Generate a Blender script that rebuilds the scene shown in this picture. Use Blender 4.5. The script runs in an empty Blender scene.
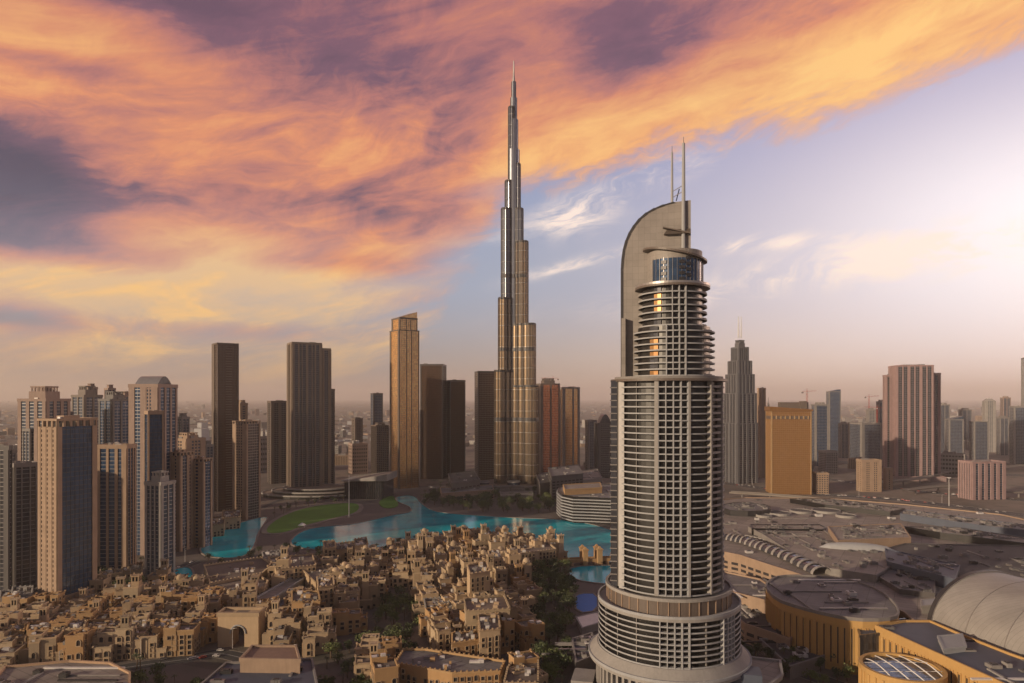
import bpy, math, random
from math import sin, cos, pi, radians, sqrt, atan2, hypot
random.seed(11)
S = bpy.context.scene
COL = S.collection
# ------------------------------------------------------------------ camera
CAM_H, FPX, HORIZON = 165.0, 683.0, 398.0       # camera height in m, focal length in px, row of the horizon
cd = bpy.data.cameras.new('camera')
cam = bpy.data.objects.new('camera', cd)
COL.objects.link(cam)
cam.location = (0, 0, CAM_H)
cam.rotation_euler = (radians(90), 0, 0)
cd.sensor_width = 36
cd.lens = 36 * FPX / 1024
cd.shift_y = (HORIZON - 341.5) / 1024
cd.clip_start = 1
cd.clip_end = 200000
S.camera = cam
# ------------------------------------------------------------------ exposure
S.view_settings.view_transform = 'Standard'
S.view_settings.look = 'None'
S.view_settings.gamma = 1
S.view_settings.use_curve_mapping = False
S.view_settings.exposure = 0.0
S.cycles.max_bounces = 6
S.cycles.diffuse_bounces = 3
S.cycles.glossy_bounces = 3
S.cycles.volume_bounces = 2
S.cycles.use_denoising = True
S.cycles.sample_clamp_indirect = 4
# ------------------------------------------------------------------ sun
SUN_AZ, SUN_EL = radians(-124), radians(13)     # azimuth from +Y (view direction) towards +X
sl = bpy.data.lights.new('sun', 'SUN')
sl.energy = 4.7
sl.angle = radians(0.8)
sl.color = (1.0, 0.77, 0.53)
sun = bpy.data.objects.new('sun', sl)
COL.objects.link(sun)
from mathutils import Vector, Matrix
sd = Vector((sin(SUN_AZ) * cos(SUN_EL), cos(SUN_AZ) * cos(SUN_EL), sin(SUN_EL)))
sun.rotation_euler = sd.to_track_quat('Z', 'Y').to_euler()
sun.location = (0, 0, 900)

# ------------------------------------------------------------------ world: small expression helper for shader maths
class X:
    nt = None
    def __init__(s, v): s.v = v
    @staticmethod
    def m(op, *a, clamp=False):
        n = X.nt.nodes.new('ShaderNodeMath'); n.operation = op; n.use_clamp = clamp
        for i, q in enumerate(a):
            if isinstance(q, X): X.nt.links.new(q.v, n.inputs[i])
            else: n.inputs[i].default_value = q
        return X(n.outputs[0])
    def __add__(s, o): return X.m('ADD', s, o)
    __radd__ = __add__
    def __sub__(s, o): return X.m('SUBTRACT', s, o)
    def __rsub__(s, o): return X.m('SUBTRACT', o, s)
    def __mul__(s, o): return X.m('MULTIPLY', s, o)
    __rmul__ = __mul__
    def __truediv__(s, o): return X.m('DIVIDE', s, o)
def smooth(x, a, b):
    n = X.nt.nodes.new('ShaderNodeMapRange'); n.interpolation_type = 'SMOOTHSTEP'
    X.nt.links.new(x.v, n.inputs[0]); n.inputs[1].default_value = a; n.inputs[2].default_value = b
    return X(n.outputs[0])
def vec3(x, y, z):
    n = X.nt.nodes.new('ShaderNodeCombineXYZ')
    for i, q in enumerate((x, y, z)):
        if isinstance(q, X): X.nt.links.new(q.v, n.inputs[i])
        else: n.inputs[i].default_value = q
    return n.outputs[0]
def fbm(v, scale, detail=5, rough=0.55, dist=0.0):
    n = X.nt.nodes.new('ShaderNodeTexNoise')
    X.nt.links.new(v, n.inputs['Vector'])
    n.inputs['Scale'].default_value = scale; n.inputs['Detail'].default_value = detail
    n.inputs['Roughness'].default_value = rough; n.inputs['Distortion'].default_value = dist
    return X(n.outputs[0])
def mixc(f, a, b):
    n = X.nt.nodes.new('ShaderNodeMix'); n.data_type = 'RGBA'
    if isinstance(f, X): X.nt.links.new(f.v, n.inputs[0])
    else: n.inputs[0].default_value = f
    for i, q in ((6, a), (7, b)):
        if isinstance(q, tuple): n.inputs[i].default_value = (*q, 1)
        else: X.nt.links.new(q, n.inputs[i])
    return n.outputs[2]
def vscale(c, k):
    n = X.nt.nodes.new('ShaderNodeVectorMath'); n.operation = 'SCALE'
    X.nt.links.new(c, n.inputs[0])
    if isinstance(k, X): X.nt.links.new(k.v, n.inputs['Scale'])
    else: n.inputs['Scale'].default_value = k
    return n.outputs[0]
def vadd(a, b):
    n = X.nt.nodes.new('ShaderNodeVectorMath'); n.operation = 'ADD'
    X.nt.links.new(a, n.inputs[0]); X.nt.links.new(b, n.inputs[1]); return n.outputs[0]
def ramp(f, stops):
    n = X.nt.nodes.new('ShaderNodeValToRGB'); X.nt.links.new(f.v, n.inputs[0])
    e = n.color_ramp.elements
    while len(e) < len(stops): e.new(0.5)
    for k, (p, c) in enumerate(stops): e[k].position = p; e[k].color = (*c, 1)
    return n.outputs[0]
def curve(f, pts):
    n = X.nt.nodes.new('ShaderNodeFloatCurve'); X.nt.links.new(f.v, n.inputs[1])
    c = n.mapping.curves[0].points
    while len(c) < len(pts): c.new(0.5, 0.5)
    for k, (p, v) in enumerate(pts): c[k].location = (p, v); c[k].handle_type = 'AUTO_CLAMPED'
    n.mapping.update()
    return X(n.outputs[0])

W = bpy.data.worlds.new('World'); S.world = W
W.use_nodes = True
X.nt = W.node_tree
X.nt.nodes.clear()
SKY_STRENGTH = 0.10
tc = X.nt.nodes.new('ShaderNodeTexCoord')
sep = X.nt.nodes.new('ShaderNodeSeparateXYZ'); X.nt.links.new(tc.outputs['Generated'], sep.inputs[0])
dx, dy, dz = X(sep.outputs[0]), X(sep.outputs[1]), X(sep.outputs[2])
AZ = X.m('ARCTAN2', dx, dy)
EL = X.m('MAXIMUM', dz / X.m('SQRT', dx * dx + dy * dy + 0.0004), 0.0)
def paz(px): return atan2(px - 512, FPX)
def pel(px, py): return (HORIZON - py) / FPX * cos(paz(px))
n_big = fbm(vec3(dx, dy, dz * 2.6), 2.6, 4, 0.5, 0.6)
n_str = fbm(vec3(dx * 1.0 + n_big * 0.5, dy, dz * 4.4 + dx * -1.1), 3.1, 9, 0.6, 0.5)
n_fine = fbm(vec3(dx, dy, dz * 3.2 + dx * -0.8 + n_big * 0.5), 7.0, 10, 0.66, 0.35)
def blob(px, py, rx, ry, tilt=0.0):
    a0, e0 = paz(px), pel(px, py)
    u = (AZ - a0); w = (EL - e0)
    c, s_ = cos(radians(tilt)), sin(radians(tilt))
    p = (u * c + w * s_) / (rx / FPX); q = (w * c - u * s_) / (ry / FPX)
    return X.m('EXPONENT', (p * p + q * q) * -1.0)
azn = (AZ + pi) / (2 * pi)
def azp(px): return (paz(px) + pi) / (2 * pi)
def elp(px, py): return pel(px, py)
bnd = [(0.0, 0.16), (0.25, 0.06)] + [(azp(p), elp(p, y)) for p, y in
      ((0, 352), (200, 338), (380, 318), (470, 268), (520, 200), (600, 182), (700, 148), (800, 122), (900, 94), (1000, 58), (1060, 20))] + [(0.72, 0.62), (0.85, 0.45), (1.0, 0.16)]
B = curve(azn, bnd)
leftness = smooth(AZ, 0.05, -0.35)
edge = EL - B + (n_str - 0.5) * (0.15 + 0.10 * leftness) + (n_fine - 0.5) * 0.16
edge = (edge + leftness * 0.05) / (1.0 + leftness * 1.6)
cmask = smooth(edge, -0.015, 0.045)
for (px, py, rx, ry, tl, am) in ((470, 255, 60, 24, 18, 0.75), (400, 285, 70, 10, 4, 0.45), (560, 205, 60, 12, 10, 0.4), (500, 190, 40, 12, 10, 0.35)):
    cmask = cmask * (1.0 - am * blob(px, py, rx, ry, tl))
cmask = cmask * (1.0 - 0.35 * leftness * smooth(n_str, 0.62, 0.45) * smooth(EL, 0.3, 0.12))
t = 0.45 + (n_str - 0.5) * 1.05 + (n_fine - 0.5) * 0.85 + (n_big - 0.5) * 0.45
t = t + 0.30 * X.m('EXPONENT', X.m('POWER', (EL - B - 0.06) / 0.085, 2.0) * -1.0) * (1.0 - leftness)
t = t + 0.44 * leftness * smooth(EL, 0.33, 0.10)
for (px, py, rx, ry, tl, amt) in (
        (5, 175, 88, 42, -4, -0.85), (40, 247, 105, 13, -2, -0.40), (15, 318, 48, 9, -3, -0.5), (205, 14, 70, 40, -25, -0.33),
        (640, 28, 62, 50, 20, -0.40), (330, 45, 120, 40, -10, -0.12), (70, 68, 70, 13, 3, -0.26), (440, 55, 110, 30, 0, -0.10), (240, 332, 80, 9, 0, -0.4), (330, 262, 60, 10, 4, -0.2), (420, 215, 90, 34, 6, -0.20), (440, 300, 70, 12, 0, -0.12), (400, 262, 90, 14, 6, -0.15),
        (45, 30, 110, 26, -8, 0.20), (180, 235, 120, 50, -20, 0.18), (880, 45, 170, 30, 14, 0.12), (560, 110, 70, 60, 20, 0.08), (120, 300, 120, 20, 0, 0.12),
        (235, 150, 60, 14, 10, 0.10), (200, 288, 230, 26, 0, 0.26), (110, 212, 80, 22, -10, 0.22), (60, 130, 60, 20, 0, 0.12), (330, 200, 60, 20, -30, 0.08)):
    t = t + amt * blob(px, py, rx, ry, tl)
ccol = ramp(t, ((0.0, (0.065, 0.05, 0.10)), (0.22, (0.17, 0.085, 0.135)), (0.42, (0.56, 0.20, 0.16)), (0.60, (0.84, 0.30, 0.14)), (0.80, (1.02, 0.48, 0.165)), (1.0, (1.15, 0.66, 0.21))))
hi_tint = smooth(EL, 0.34, 0.56)
ccol = mixc(hi_tint * 0.3 * (1.0 - smooth(AZ, 0.25, 0.5)), ccol, (0.36, 0.12, 0.16))
# clear sky below and beside the cloud sheet
rightness = smooth(AZ, -0.25, 0.6)
low = mixc(rightness, (0.33, 0.29, 0.27), (1.0, 0.70, 0.46))
mid = mixc(rightness, (0.32, 0.40, 0.54), (0.55, 0.51, 0.60))
high = mixc(rightness, (0.22, 0.33, 0.58), (0.32, 0.31, 0.54))
base = mixc(smooth(EL, 0.0, 0.17), low, mid)
base = mixc(smooth(EL, 0.15, 0.42), base, high)
glow = blob(1080, 245, 280, 175)
glow2 = blob(1060, 228, 140, 85)
base = mixc(glow * 0.80, base, (1.0, 0.86, 0.92))
base = mixc(glow2 * 0.9, base, (1.25, 1.15, 1.17))
wisp = smooth(n_fine, 0.42, 0.72) * (blob(860, 262, 190, 15, 8) + blob(575, 215, 40, 16, 14) * 1.2 + blob(585, 262, 60, 6, 14) + blob(980, 250, 120, 20, 0) + blob(760, 244, 90, 7, 0) + blob(640, 178, 60, 14, 15) + 0.5 * blob(440, 262, 80, 8, 22))
base = mixc(X.m('MINIMUM', wisp * 1.3, 0.9), base, (1.25, 1.0, 0.84))
flare = blob(1977, 250, 150, 130)  # added glow out of view, brightens the haze and warms right-hand faces
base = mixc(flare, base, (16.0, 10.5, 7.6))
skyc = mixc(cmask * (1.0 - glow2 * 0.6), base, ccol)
skyc = mixc(smooth(EL, 0.66, 1.25), skyc, (0.06, 0.08, 0.14))  # unseen overhead sky darkened and cooled to dim the light on roofs
# unseen sky behind the viewer darkened and cooled to cut the fill light
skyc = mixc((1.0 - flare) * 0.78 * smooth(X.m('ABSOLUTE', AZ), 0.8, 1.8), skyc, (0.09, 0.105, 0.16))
nish = X.nt.nodes.new('ShaderNodeTexSky'); nish.sky_type = 'NISHITA'
nish.sun_disc = False
nish.sun_elevation = SUN_EL
nish.sun_rotation = SUN_AZ
nish.dust_density = 2.0
# Nishita air light plus the sunset cloud deck (scaled to the sky strength)
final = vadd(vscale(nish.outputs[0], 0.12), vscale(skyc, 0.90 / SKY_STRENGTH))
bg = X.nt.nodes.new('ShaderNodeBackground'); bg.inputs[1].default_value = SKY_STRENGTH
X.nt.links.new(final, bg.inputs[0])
wo = X.nt.nodes.new('ShaderNodeOutputWorld'); X.nt.links.new(bg.outputs[0], wo.inputs[0])

# ================================================================== materials
def principled(name, color, rough=0.7, metal=0.0, spec=0.5):
    m = bpy.data.materials.new(name); m.use_nodes = True
    nt = m.node_tree; b = nt.nodes['Principled BSDF']
    b.inputs['Base Color'].default_value = (*color, 1)
    b.inputs['Roughness'].default_value = rough
    b.inputs['Metallic'].default_value = metal
    b.inputs['Specular IOR Level'].default_value = spec
    return m, nt, b
def stone(name, color, var=0.25, rough=0.85, scale=0.12, rnd=0.0, streak=True):
    """plastered / stone surface: soft blotches, vertical weather streaks, optional per-object tint"""
    m, nt, b = principled(name, color, rough)
    X.nt = nt
    tc = nt.nodes.new('ShaderNodeTexCoord')
    v = tc.outputs['Object']
    n1 = fbm(v, scale, 4, 0.6)
    mp = nt.nodes.new('ShaderNodeMapping'); mp.inputs['Scale'].default_value = (1, 1, 0.08); nt.links.new(v, mp.inputs[0])
    n2 = fbm(mp.outputs[0], 0.9, 3, 0.6)
    k = 1.0 + (n1 - 0.5) * (2 * var) + (n2 - 0.5) * (var * (1.3 if streak else 0.3))
    c = vscale(rgb(color), k)
    if rnd:
        oi = nt.nodes.new('ShaderNodeObjectInfo')
        r = X(oi.outputs['Random'])
        c = vscale(c, 1.0 + (r - 0.5) * (2 * rnd))
        c = mixc(X.m('FRACT', r * 7.3) * 0.35, c, (color[0] * 1.0, color[1] * 0.78, color[2] * 0.6))
    nt.links.new(c, b.inputs['Base Color'])
    return m
def paneled(name, color, cell=(9.0, 9.0), seam=0.25, var=0.12, dark=0.55, rough=0.7, vertical=False):
    """sheet or cladding laid in panels: seams, panel to panel tone, patches of wear"""
    m, nt, b = principled(name, color, rough)
    X.nt = nt
    tc = nt.nodes.new('ShaderNodeTexCoord')
    mp = nt.nodes.new('ShaderNodeMapping'); nt.links.new(tc.outputs['Object'], mp.inputs[0])
    if not vertical: mp.inputs['Rotation'].default_value = (0, 0, 0.55)
    sp = nt.nodes.new('ShaderNodeSeparateXYZ'); nt.links.new(mp.outputs[0], sp.inputs[0])
    a = X(sp.outputs[0]) / cell[0]; c_ = X(sp.outputs[2 if vertical else 1]) / cell[1]
    fa, fc = X.m('FRACT', a), X.m('FRACT', c_)
    line = X.m('MAXIMUM', X.m('LESS_THAN', fa, seam / cell[0]), X.m('LESS_THAN', fc, seam / cell[1]))
    wn = nt.nodes.new('ShaderNodeTexWhiteNoise'); wn.noise_dimensions = '2D'
    nt.links.new(vec3(X.m('FLOOR', a), X.m('FLOOR', c_), 0.0), wn.inputs[0])
    n1 = fbm(tc.outputs['Object'], 0.045, 5, 0.65)
    k = (1.0 + (X(wn.outputs['Value']) - 0.5) * (2 * var) + (n1 - 0.5) * 0.9) * (1.0 - line * (1.0 - dark))
    nt.links.new(vscale(rgb(color), k), b.inputs['Base Color'])
    return m
def rgb(c):
    n = X.nt.nodes.new('ShaderNodeRGB'); n.outputs[0].default_value = (*c, 1); return n.outputs[0]
def glass(name, color, rough=0.12, metal=0.35, cell=(2.6, 3.7), var=0.5, tilt=0.02):
    """curtain wall: each pane differs a little in tone and tilt, so reflections break up"""
    m, nt, b = principled(name, color, rough, metal, 0.6)
    X.nt = nt
    tc = nt.nodes.new('ShaderNodeTexCoord')
    sp = nt.nodes.new('ShaderNodeSeparateXYZ'); nt.links.new(tc.outputs['Object'], sp.inputs[0])
    cx, cy, cz = X(sp.outputs[0]), X(sp.outputs[1]), X(sp.outputs[2])
    fx = X.m('FLOOR', cx / cell[0] + 0.37); fy = X.m('FLOOR', cy / cell[0] + 0.37); fz = X.m('FLOOR', cz / cell[1] + 0.01)
    wn = nt.nodes.new('ShaderNodeTexWhiteNoise'); wn.noise_dimensions = '3D'
    nt.links.new(vec3(fx, fy, fz), wn.inputs[0])
    r = X(wn.outputs['Value'])
    k = 1.0 + (r - 0.5) * (2 * var)
    nt.links.new(vscale(rgb(color), k), b.inputs['Base Color'])
    if tilt:
        geo = nt.nodes.new('ShaderNodeNewGeometry')
        sub = nt.nodes.new('ShaderNodeVectorMath'); sub.operation = 'SUBTRACT'
        nt.links.new(wn.outputs['Color'], sub.inputs[0]); sub.inputs[1].default_value = (0.5, 0.5, 0.5)
        nn = nt.nodes.new('ShaderNodeVectorMath'); nn.operation = 'NORMALIZE'
        nt.links.new(vadd(geo.outputs['Normal'], vscale(sub.outputs[0], tilt * 2)), nn.inputs[0])
        nt.links.new(nn.outputs[0], b.inputs['Normal'])
    return m
def plain(name, color, rough=0.6, metal=0.0, var=0.12, scale=0.3):
    m, nt, b = principled(name, color, rough, metal)
    X.nt = nt
    tc = nt.nodes.new('ShaderNodeTexCoord')
    n1 = fbm(tc.outputs['Object'], scale, 4, 0.6)
    nt.links.new(vscale(rgb(color), 1.0 + (n1 - 0.5) * (4 * var)), b.inputs['Base Color'])
    return m
M = {
    'sand': stone('sandstone', (0.40, 0.265, 0.165), rnd=0.0),
    'souk': stone('souk_plaster', (0.38, 0.295, 0.195), 0.2, rnd=0.28, scale=0.2),
    'ochre': stone('ochre_plaster', (0.38, 0.25, 0.125), 0.2, rnd=0.1, scale=0.2),
    'tan': stone('tan_stone', (0.31, 0.22, 0.155)),
    'slate': stone('slate_cladding', (0.115, 0.115, 0.125)),
    'pink': stone('pink_stone', (0.28, 0.205, 0.17)),
    'mauve': stone('mauve_stone', (0.30, 0.205, 0.20)),
    'bronze': stone('bronze_fin_cladding', (0.20, 0.155, 0.12), 0.2, 0.5),
    'deck': plain('balcony_deck', (0.045, 0.042, 0.04), 0.8),  # near-black colour stands in for the shadow on balcony floors
    'pale': stone('pale_stone', (0.275, 0.26, 0.245)),
    'white': stone('white_concrete', (0.32, 0.325, 0.335), 0.14),
    'grey': stone('grey_concrete', (0.21, 0.195, 0.185)),
    'dark': stone('dark_cladding', (0.085, 0.078, 0.078), 0.2, 0.5),
    'brown': stone('brown_cladding', (0.12, 0.095, 0.08), 0.2, 0.5),
    'roof': stone('roof_screed', (0.17, 0.14, 0.115), 0.35, 0.9, 0.25, rnd=0.2, streak=False),
    'roofgrey': paneled('grey_roofing', (0.155, 0.15, 0.148), (11, 5), .35),
    'rooftan': paneled('tan_roofing', (0.235, 0.205, 0.175), (14, 6), .4),
    'roofdark': stone('dark_gravel_roofing', (0.07, 0.066, 0.066), 0.45, 0.9, 0.09, streak=False),
    'roofblue': stone('blue_grey_roofing', (0.07, 0.085, 0.12), 0.25, 0.6, 0.09, streak=False),
    'terracotta': stone('pinkish_roof_tile', (0.25, 0.16, 0.12), 0.3, 0.85, 0.3, rnd=0.2, streak=False),
    'glass': glass('blue_black_glass', (0.055, 0.075, 0.115), 0.12, 0.25, var=0.3, tilt=0.012),
    'glassd': glass('dark_glass', (0.07, 0.072, 0.085), 0.12, 0.4, var=0.3, tilt=0.012),
    'glassbr': glass('brown_mirror_glass', (0.13, 0.085, 0.06), 0.16, 0.55, var=0.12, tilt=0.003),
    'glassb': glass('blue_glass', (0.03, 0.065, 0.13), 0.1, 0.25, var=0.25, tilt=0.012),
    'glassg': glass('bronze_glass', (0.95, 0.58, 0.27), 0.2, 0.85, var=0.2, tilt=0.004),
    'steel': glass('gold_reflection_steel_and_glass', (0.40, 0.29, 0.185), 0.20, 0.85, (1.6, 3.9), 0.10, 0.003),  # golden tint put in for warm reflections on the lower shafts
    'steelb': glass('sky_reflection_steel', (0.24, 0.26, 0.30), 0.24, 0.6, (1.6, 3.9), 0.10, 0.003),  # bluish copy of the steel, tinted for reflected sky on the upper shafts
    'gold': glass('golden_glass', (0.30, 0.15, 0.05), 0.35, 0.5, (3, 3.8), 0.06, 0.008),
    'copper': glass('orange_reflection_glass', (0.70, 0.24, 0.09), 0.25, 0.7, (3, 3.8), 0.35),  # orange base colour stands in for a warm reflection
    'metal': plain('grey_metal', (0.32, 0.30, 0.29), 0.4, 0.6),
    'dmetal': plain('dark_metal', (0.05, 0.048, 0.05), 0.45, 0.4),
    'wmetal': plain('white_metal', (0.60, 0.58, 0.56), 0.45, 0.2),
    'void': plain('shaded_recess', (0.013, 0.012, 0.012), 0.35),  # near-black colour in place of the shade inside recesses and openings
    'win': plain('dark_window_glass', (0.045, 0.040, 0.042), 0.18, 0.0, 0.2),
    'bark': plain('bark', (0.11, 0.075, 0.05), 0.9),
    'blue': plain('blue_canvas', (0.0, 0.15, 0.52), 0.6),
    'vault': paneled('grey_vault_sheet', (0.27, 0.255, 0.24), (60, 2.2), .18, .04, .75, .5),
    'blade': paneled('blade_cladding', (0.25, 0.225, 0.205), (3.2, 3.6), .14, .06, .75, .6, True),
    'mallwall': stone('golden_mall_plaster', (0.46, 0.28, 0.10), 0.15, 0.8, 0.06),
    'red': plain('red_paint', (0.40, 0.05, 0.03), 0.5),
    'trusswhite': plain('white_truss_paint', (0.72, 0.70, 0.68), 0.5),
}
def leafmat(name, color):
    m, nt, b = principled(name, color, 0.7)
    X.nt = nt
    tc = nt.nodes.new('ShaderNodeTexCoord')
    n1 = fbm(tc.outputs['Object'], 0.55, 3, 0.6)
    oi = nt.nodes.new('ShaderNodeObjectInfo')
    k = 0.55 + n1 * 0.9 + (X(oi.outputs['Random']) - 0.5) * 0.5
    nt.links.new(vscale(rgb(color), k), b.inputs['Base Color'])
    return m
M['leaf'] = leafmat('leaf_green', (0.10, 0.125, 0.04))
M['leafd'] = leafmat('deep_leaf_green', (0.06, 0.082, 0.032))
M['palm'] = leafmat('palm_green', (0.055, 0.065, 0.026))

# ================================================================== mesh builder
class MB:
    def __init__(s): s.v = []; s.f = []; s.mi = []; s.mats = []
    def _m(s, m):
        if m not in s.mats: s.mats.append(m)
        return s.mats.index(m)
    def face(s, pts, m):
        k = len(s.v); s.v += [tuple(p) for p in pts]; s.f.append(tuple(range(k, k + len(pts)))); s.mi.append(s._m(m))
    def box(s, x0, x1, y0, y1, z0, z1, m):
        if x0 > x1: x0, x1 = x1, x0
        if y0 > y1: y0, y1 = y1, y0
        k = len(s.v); i = s._m(m)
        s.v += [(x0, y0, z0), (x1, y0, z0), (x1, y1, z0), (x0, y1, z0), (x0, y0, z1), (x1, y0, z1), (x1, y1, z1), (x0, y1, z1)]
        for q in ((0, 3, 2, 1), (4, 5, 6, 7), (0, 1, 5, 4), (1, 2, 6, 5), (2, 3, 7, 6), (3, 0, 4, 7)):
            s.f.append(tuple(k + a for a in q)); s.mi.append(i)
    def prism(s, poly, z0, z1, m, mtop=None, scale=1.0, cx=0.0, cy=0.0, bottom=True):
        """poly counter-clockwise; z1 may be a function of (x, y)"""
        n = len(poly); k = len(s.v); i = s._m(m); j = s._m(mtop or m)
        s.v += [(x, y, z0) for x, y in poly]
        top = [(cx + (x - cx) * scale, cy + (y - cy) * scale) for x, y in poly]
        s.v += [(x, y, z1(x, y) if callable(z1) else z1) for x, y in top]
        for a in range(n):
            b = (a + 1) % n
            s.f.append((k + a, k + b, k + n + b, k + n + a)); s.mi.append(i)
        s.f.append(tuple(k + n + a for a in range(n))); s.mi.append(j)
        if bottom: s.f.append(tuple(k + a for a in reversed(range(n)))); s.mi.append(i)
    def ring(s, outer, inner, z0, z1, m, closed=True):
        """band between two polylines of the same length (a parapet, a floor slab edge)"""
        n = len(outer); k = len(s.v); i = s._m(m)
        s.v += [(x, y, z0) for x, y in outer] + [(x, y, z1) for x, y in outer] + [(x, y, z0) for x, y in inner] + [(x, y, z1) for x, y in inner]
        rng = range(n) if closed else range(n - 1)
        for a in rng:
            b = (a + 1) % n
            for q in ((a, b, n + b, n + a), (n + a, n + b, 3 * n + b, 3 * n + a), (2 * n + b, 2 * n + a, 3 * n + a, 3 * n + b), (b, a, 2 * n + a, 2 * n + b)):
                s.f.append(tuple(k + c for c in q)); s.mi.append(i)
        if not closed:
            for a in (0, n - 1):
                s.f.append((k + a, k + n + a, k + 3 * n + a, k + 2 * n + a)); s.mi.append(i)
    def tube(s, p, q, r0, r1, m, n=8):
        p, q = Vector(p), Vector(q); d = (q - p).normalized()
        a = d.orthogonal().normalized(); b = d.cross(a)
        k = len(s.v); i = s._m(m)
        for c, r in ((p, r0), (q, r1)):
            s.v += [tuple(c + (a * cos(2 * pi * t / n) + b * sin(2 * pi * t / n)) * r) for t in range(n)]
        for t in range(n):
            u = (t + 1) % n
            s.f.append((k + t, k + u, k + n + u, k + n + t)); s.mi.append(i)
        s.f.append(tuple(k + n + t for t in range(n))); s.mi.append(i)
        s.f.append(tuple(k + t for t in reversed(range(n)))); s.mi.append(i)
    def dome(s, cx, cy, z, r, m, n=12, rows=5, sq=1.0):
        k = len(s.v); i = s._m(m)
        for a in range(rows):
            e = a / rows * pi / 2
            s.v += [(cx + r * cos(e) * cos(2 * pi * t / n), cy + r * cos(e) * sin(2 * pi * t / n), z + r * sq * sin(e)) for t in range(n)]
        s.v.append((cx, cy, z + r * sq))
        for a in range(rows - 1):
            for t in range(n):
                u = (t + 1) % n
                s.f.append((k + a * n + t, k + a * n + u, k + (a + 1) * n + u, k + (a + 1) * n + t)); s.mi.append(i)
        for t in range(n):
            s.f.append((k + (rows - 1) * n + t, k + (rows - 1) * n + (t + 1) % n, k + rows * n)); s.mi.append(i)
    def build(s, name, parent=None, loc=(0, 0, 0), rz=0.0, smooth_=False):
        if not s.f: return None
        me = bpy.data.meshes.new(name)
        me.from_pydata(s.v, [], s.f)
        for m in s.mats: me.materials.append(m)
        me.polygons.foreach_set('material_index', s.mi)
        if smooth_: me.polygons.foreach_set('use_smooth', [True] * len(s.f))
        me.update()
        o = bpy.data.objects.new(name, me); COL.objects.link(o)
        o.parent = parent; o.location = loc; o.rotation_euler = (0, 0, rz)
        return o
def thing(name, label, cat, loc=(0, 0, 0), rz=0.0, group=None):
    o = bpy.data.objects.new(name, None); COL.objects.link(o)
    o.location = loc; o.rotation_euler = (0, 0, rz); o.empty_display_size = 2
    return tag(o, label, cat, group)
def tag(o, label=None, cat=None, group=None, kind=None):
    if label: o['label'] = label
    if cat: o['category'] = cat
    if group: o['group'] = group
    if kind: o['kind'] = kind
    return o
def struct(o, kind='structure'):
    o['kind'] = kind; return o
KIDS = {}
def dup(root, kids, loc, rz, label=None, group=None, scale=None):
    r = root.copy(); COL.objects.link(r); r.location = loc; r.rotation_euler = (0, 0, rz)
    if scale: r.scale = scale
    if label: r['label'] = label
    if group: r['group'] = group
    for ch in kids:
        c = ch.copy(); COL.objects.link(c); c.parent = r
    return r

# ================================================================== where things stand
def depth(py, h=0.0): return (CAM_H - h) * FPX / (py - HORIZON)
def G(px, py, h=0.0):
    d = depth(py, h); return ((px - 512) / FPX * d, d)
def topz(py, d): return CAM_H - (py - HORIZON) / FPX * d
def poly_ccw(p):
    a = sum(p[i][0] * p[(i + 1) % len(p)][1] - p[(i + 1) % len(p)][0] * p[i][1] for i in range(len(p)))
    return p if a > 0 else list(reversed(p))
def GP(pts, h=0.0): return poly_ccw([G(x, y, h) for x, y in pts])
def chaikin(p, n=2):
    for _ in range(n):
        q = []
        for i in range(len(p)):
            a, b = p[i], p[(i + 1) % len(p)]
            q += [(a[0] * .75 + b[0] * .25, a[1] * .75 + b[1] * .25), (a[0] * .25 + b[0] * .75, a[1] * .25 + b[1] * .75)]
        p = q
    return p
def inset(poly, d):
    """offset a ccw polygon inwards by d (outwards when negative)"""
    n = len(poly); out = []
    for i in range(n):
        p0, p1, p2 = poly[i - 1], poly[i], poly[(i + 1) % n]
        a = Vector((p1[0] - p0[0], p1[1] - p0[1])).normalized(); b = Vector((p2[0] - p1[0], p2[1] - p1[1])).normalized()
        na, nb = Vector((-a.y, a.x)), Vector((-b.y, b.x))
        m = na + nb; L = m.length
        if L < 1e-6: m = na; k = 1
        else:
            m /= L; k = 1 / max(0.35, m.dot(na))
        out.append((p1[0] + m.x * d * k, p1[1] + m.y * d * k))
    return out
def inpoly(x, y, poly):
    c = False; j = len(poly) - 1
    for i in range(len(poly)):
        xi, yi = poly[i]; xj, yj = poly[j]
        if (yi > y) != (yj > y) and x < (xj - xi) * (y - yi) / (yj - yi) + xi: c = not c
        j = i
    return c
def fit(pl, pc, pr, yb, ratio=1.0):
    """the rectangle standing on the ground with its near corner seen at column pc and its outer corners at pl and pr"""
    D = depth(yb); kc, kl, kr = ((p - 512) / FPX for p in (pc, pl, pr))
    P = Vector((kc * D, D)); best = None
    for i in range(1, 900):
        th = -pi / 2 + pi * i / 900 * 1.0
        u = Vector((cos(th), sin(th))); v = Vector((-sin(th), cos(th)))
        du, dv = u.x - kr * u.y, v.x - kl * v.y
        if abs(du) < 1e-3 or abs(dv) < 1e-3: continue
        a = (kr * P.y - P.x) / du; b = (kl * P.y - P.x) / dv
        if a <= 0.5 or b <= 0.5: continue
        e = abs(math.log(a / b / ratio)) + 0.004 * (a + b) / ((pr - pl) / FPX * D)
        if best is None or e < best[0]: best = (e, a, b, th)
    e, a, b, th = best
    u = Vector((cos(th), sin(th))); v = Vector((-sin(th), cos(th)))
    c = P + u * a / 2 + v * b / 2
    return c, a, b, th, D

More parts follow.
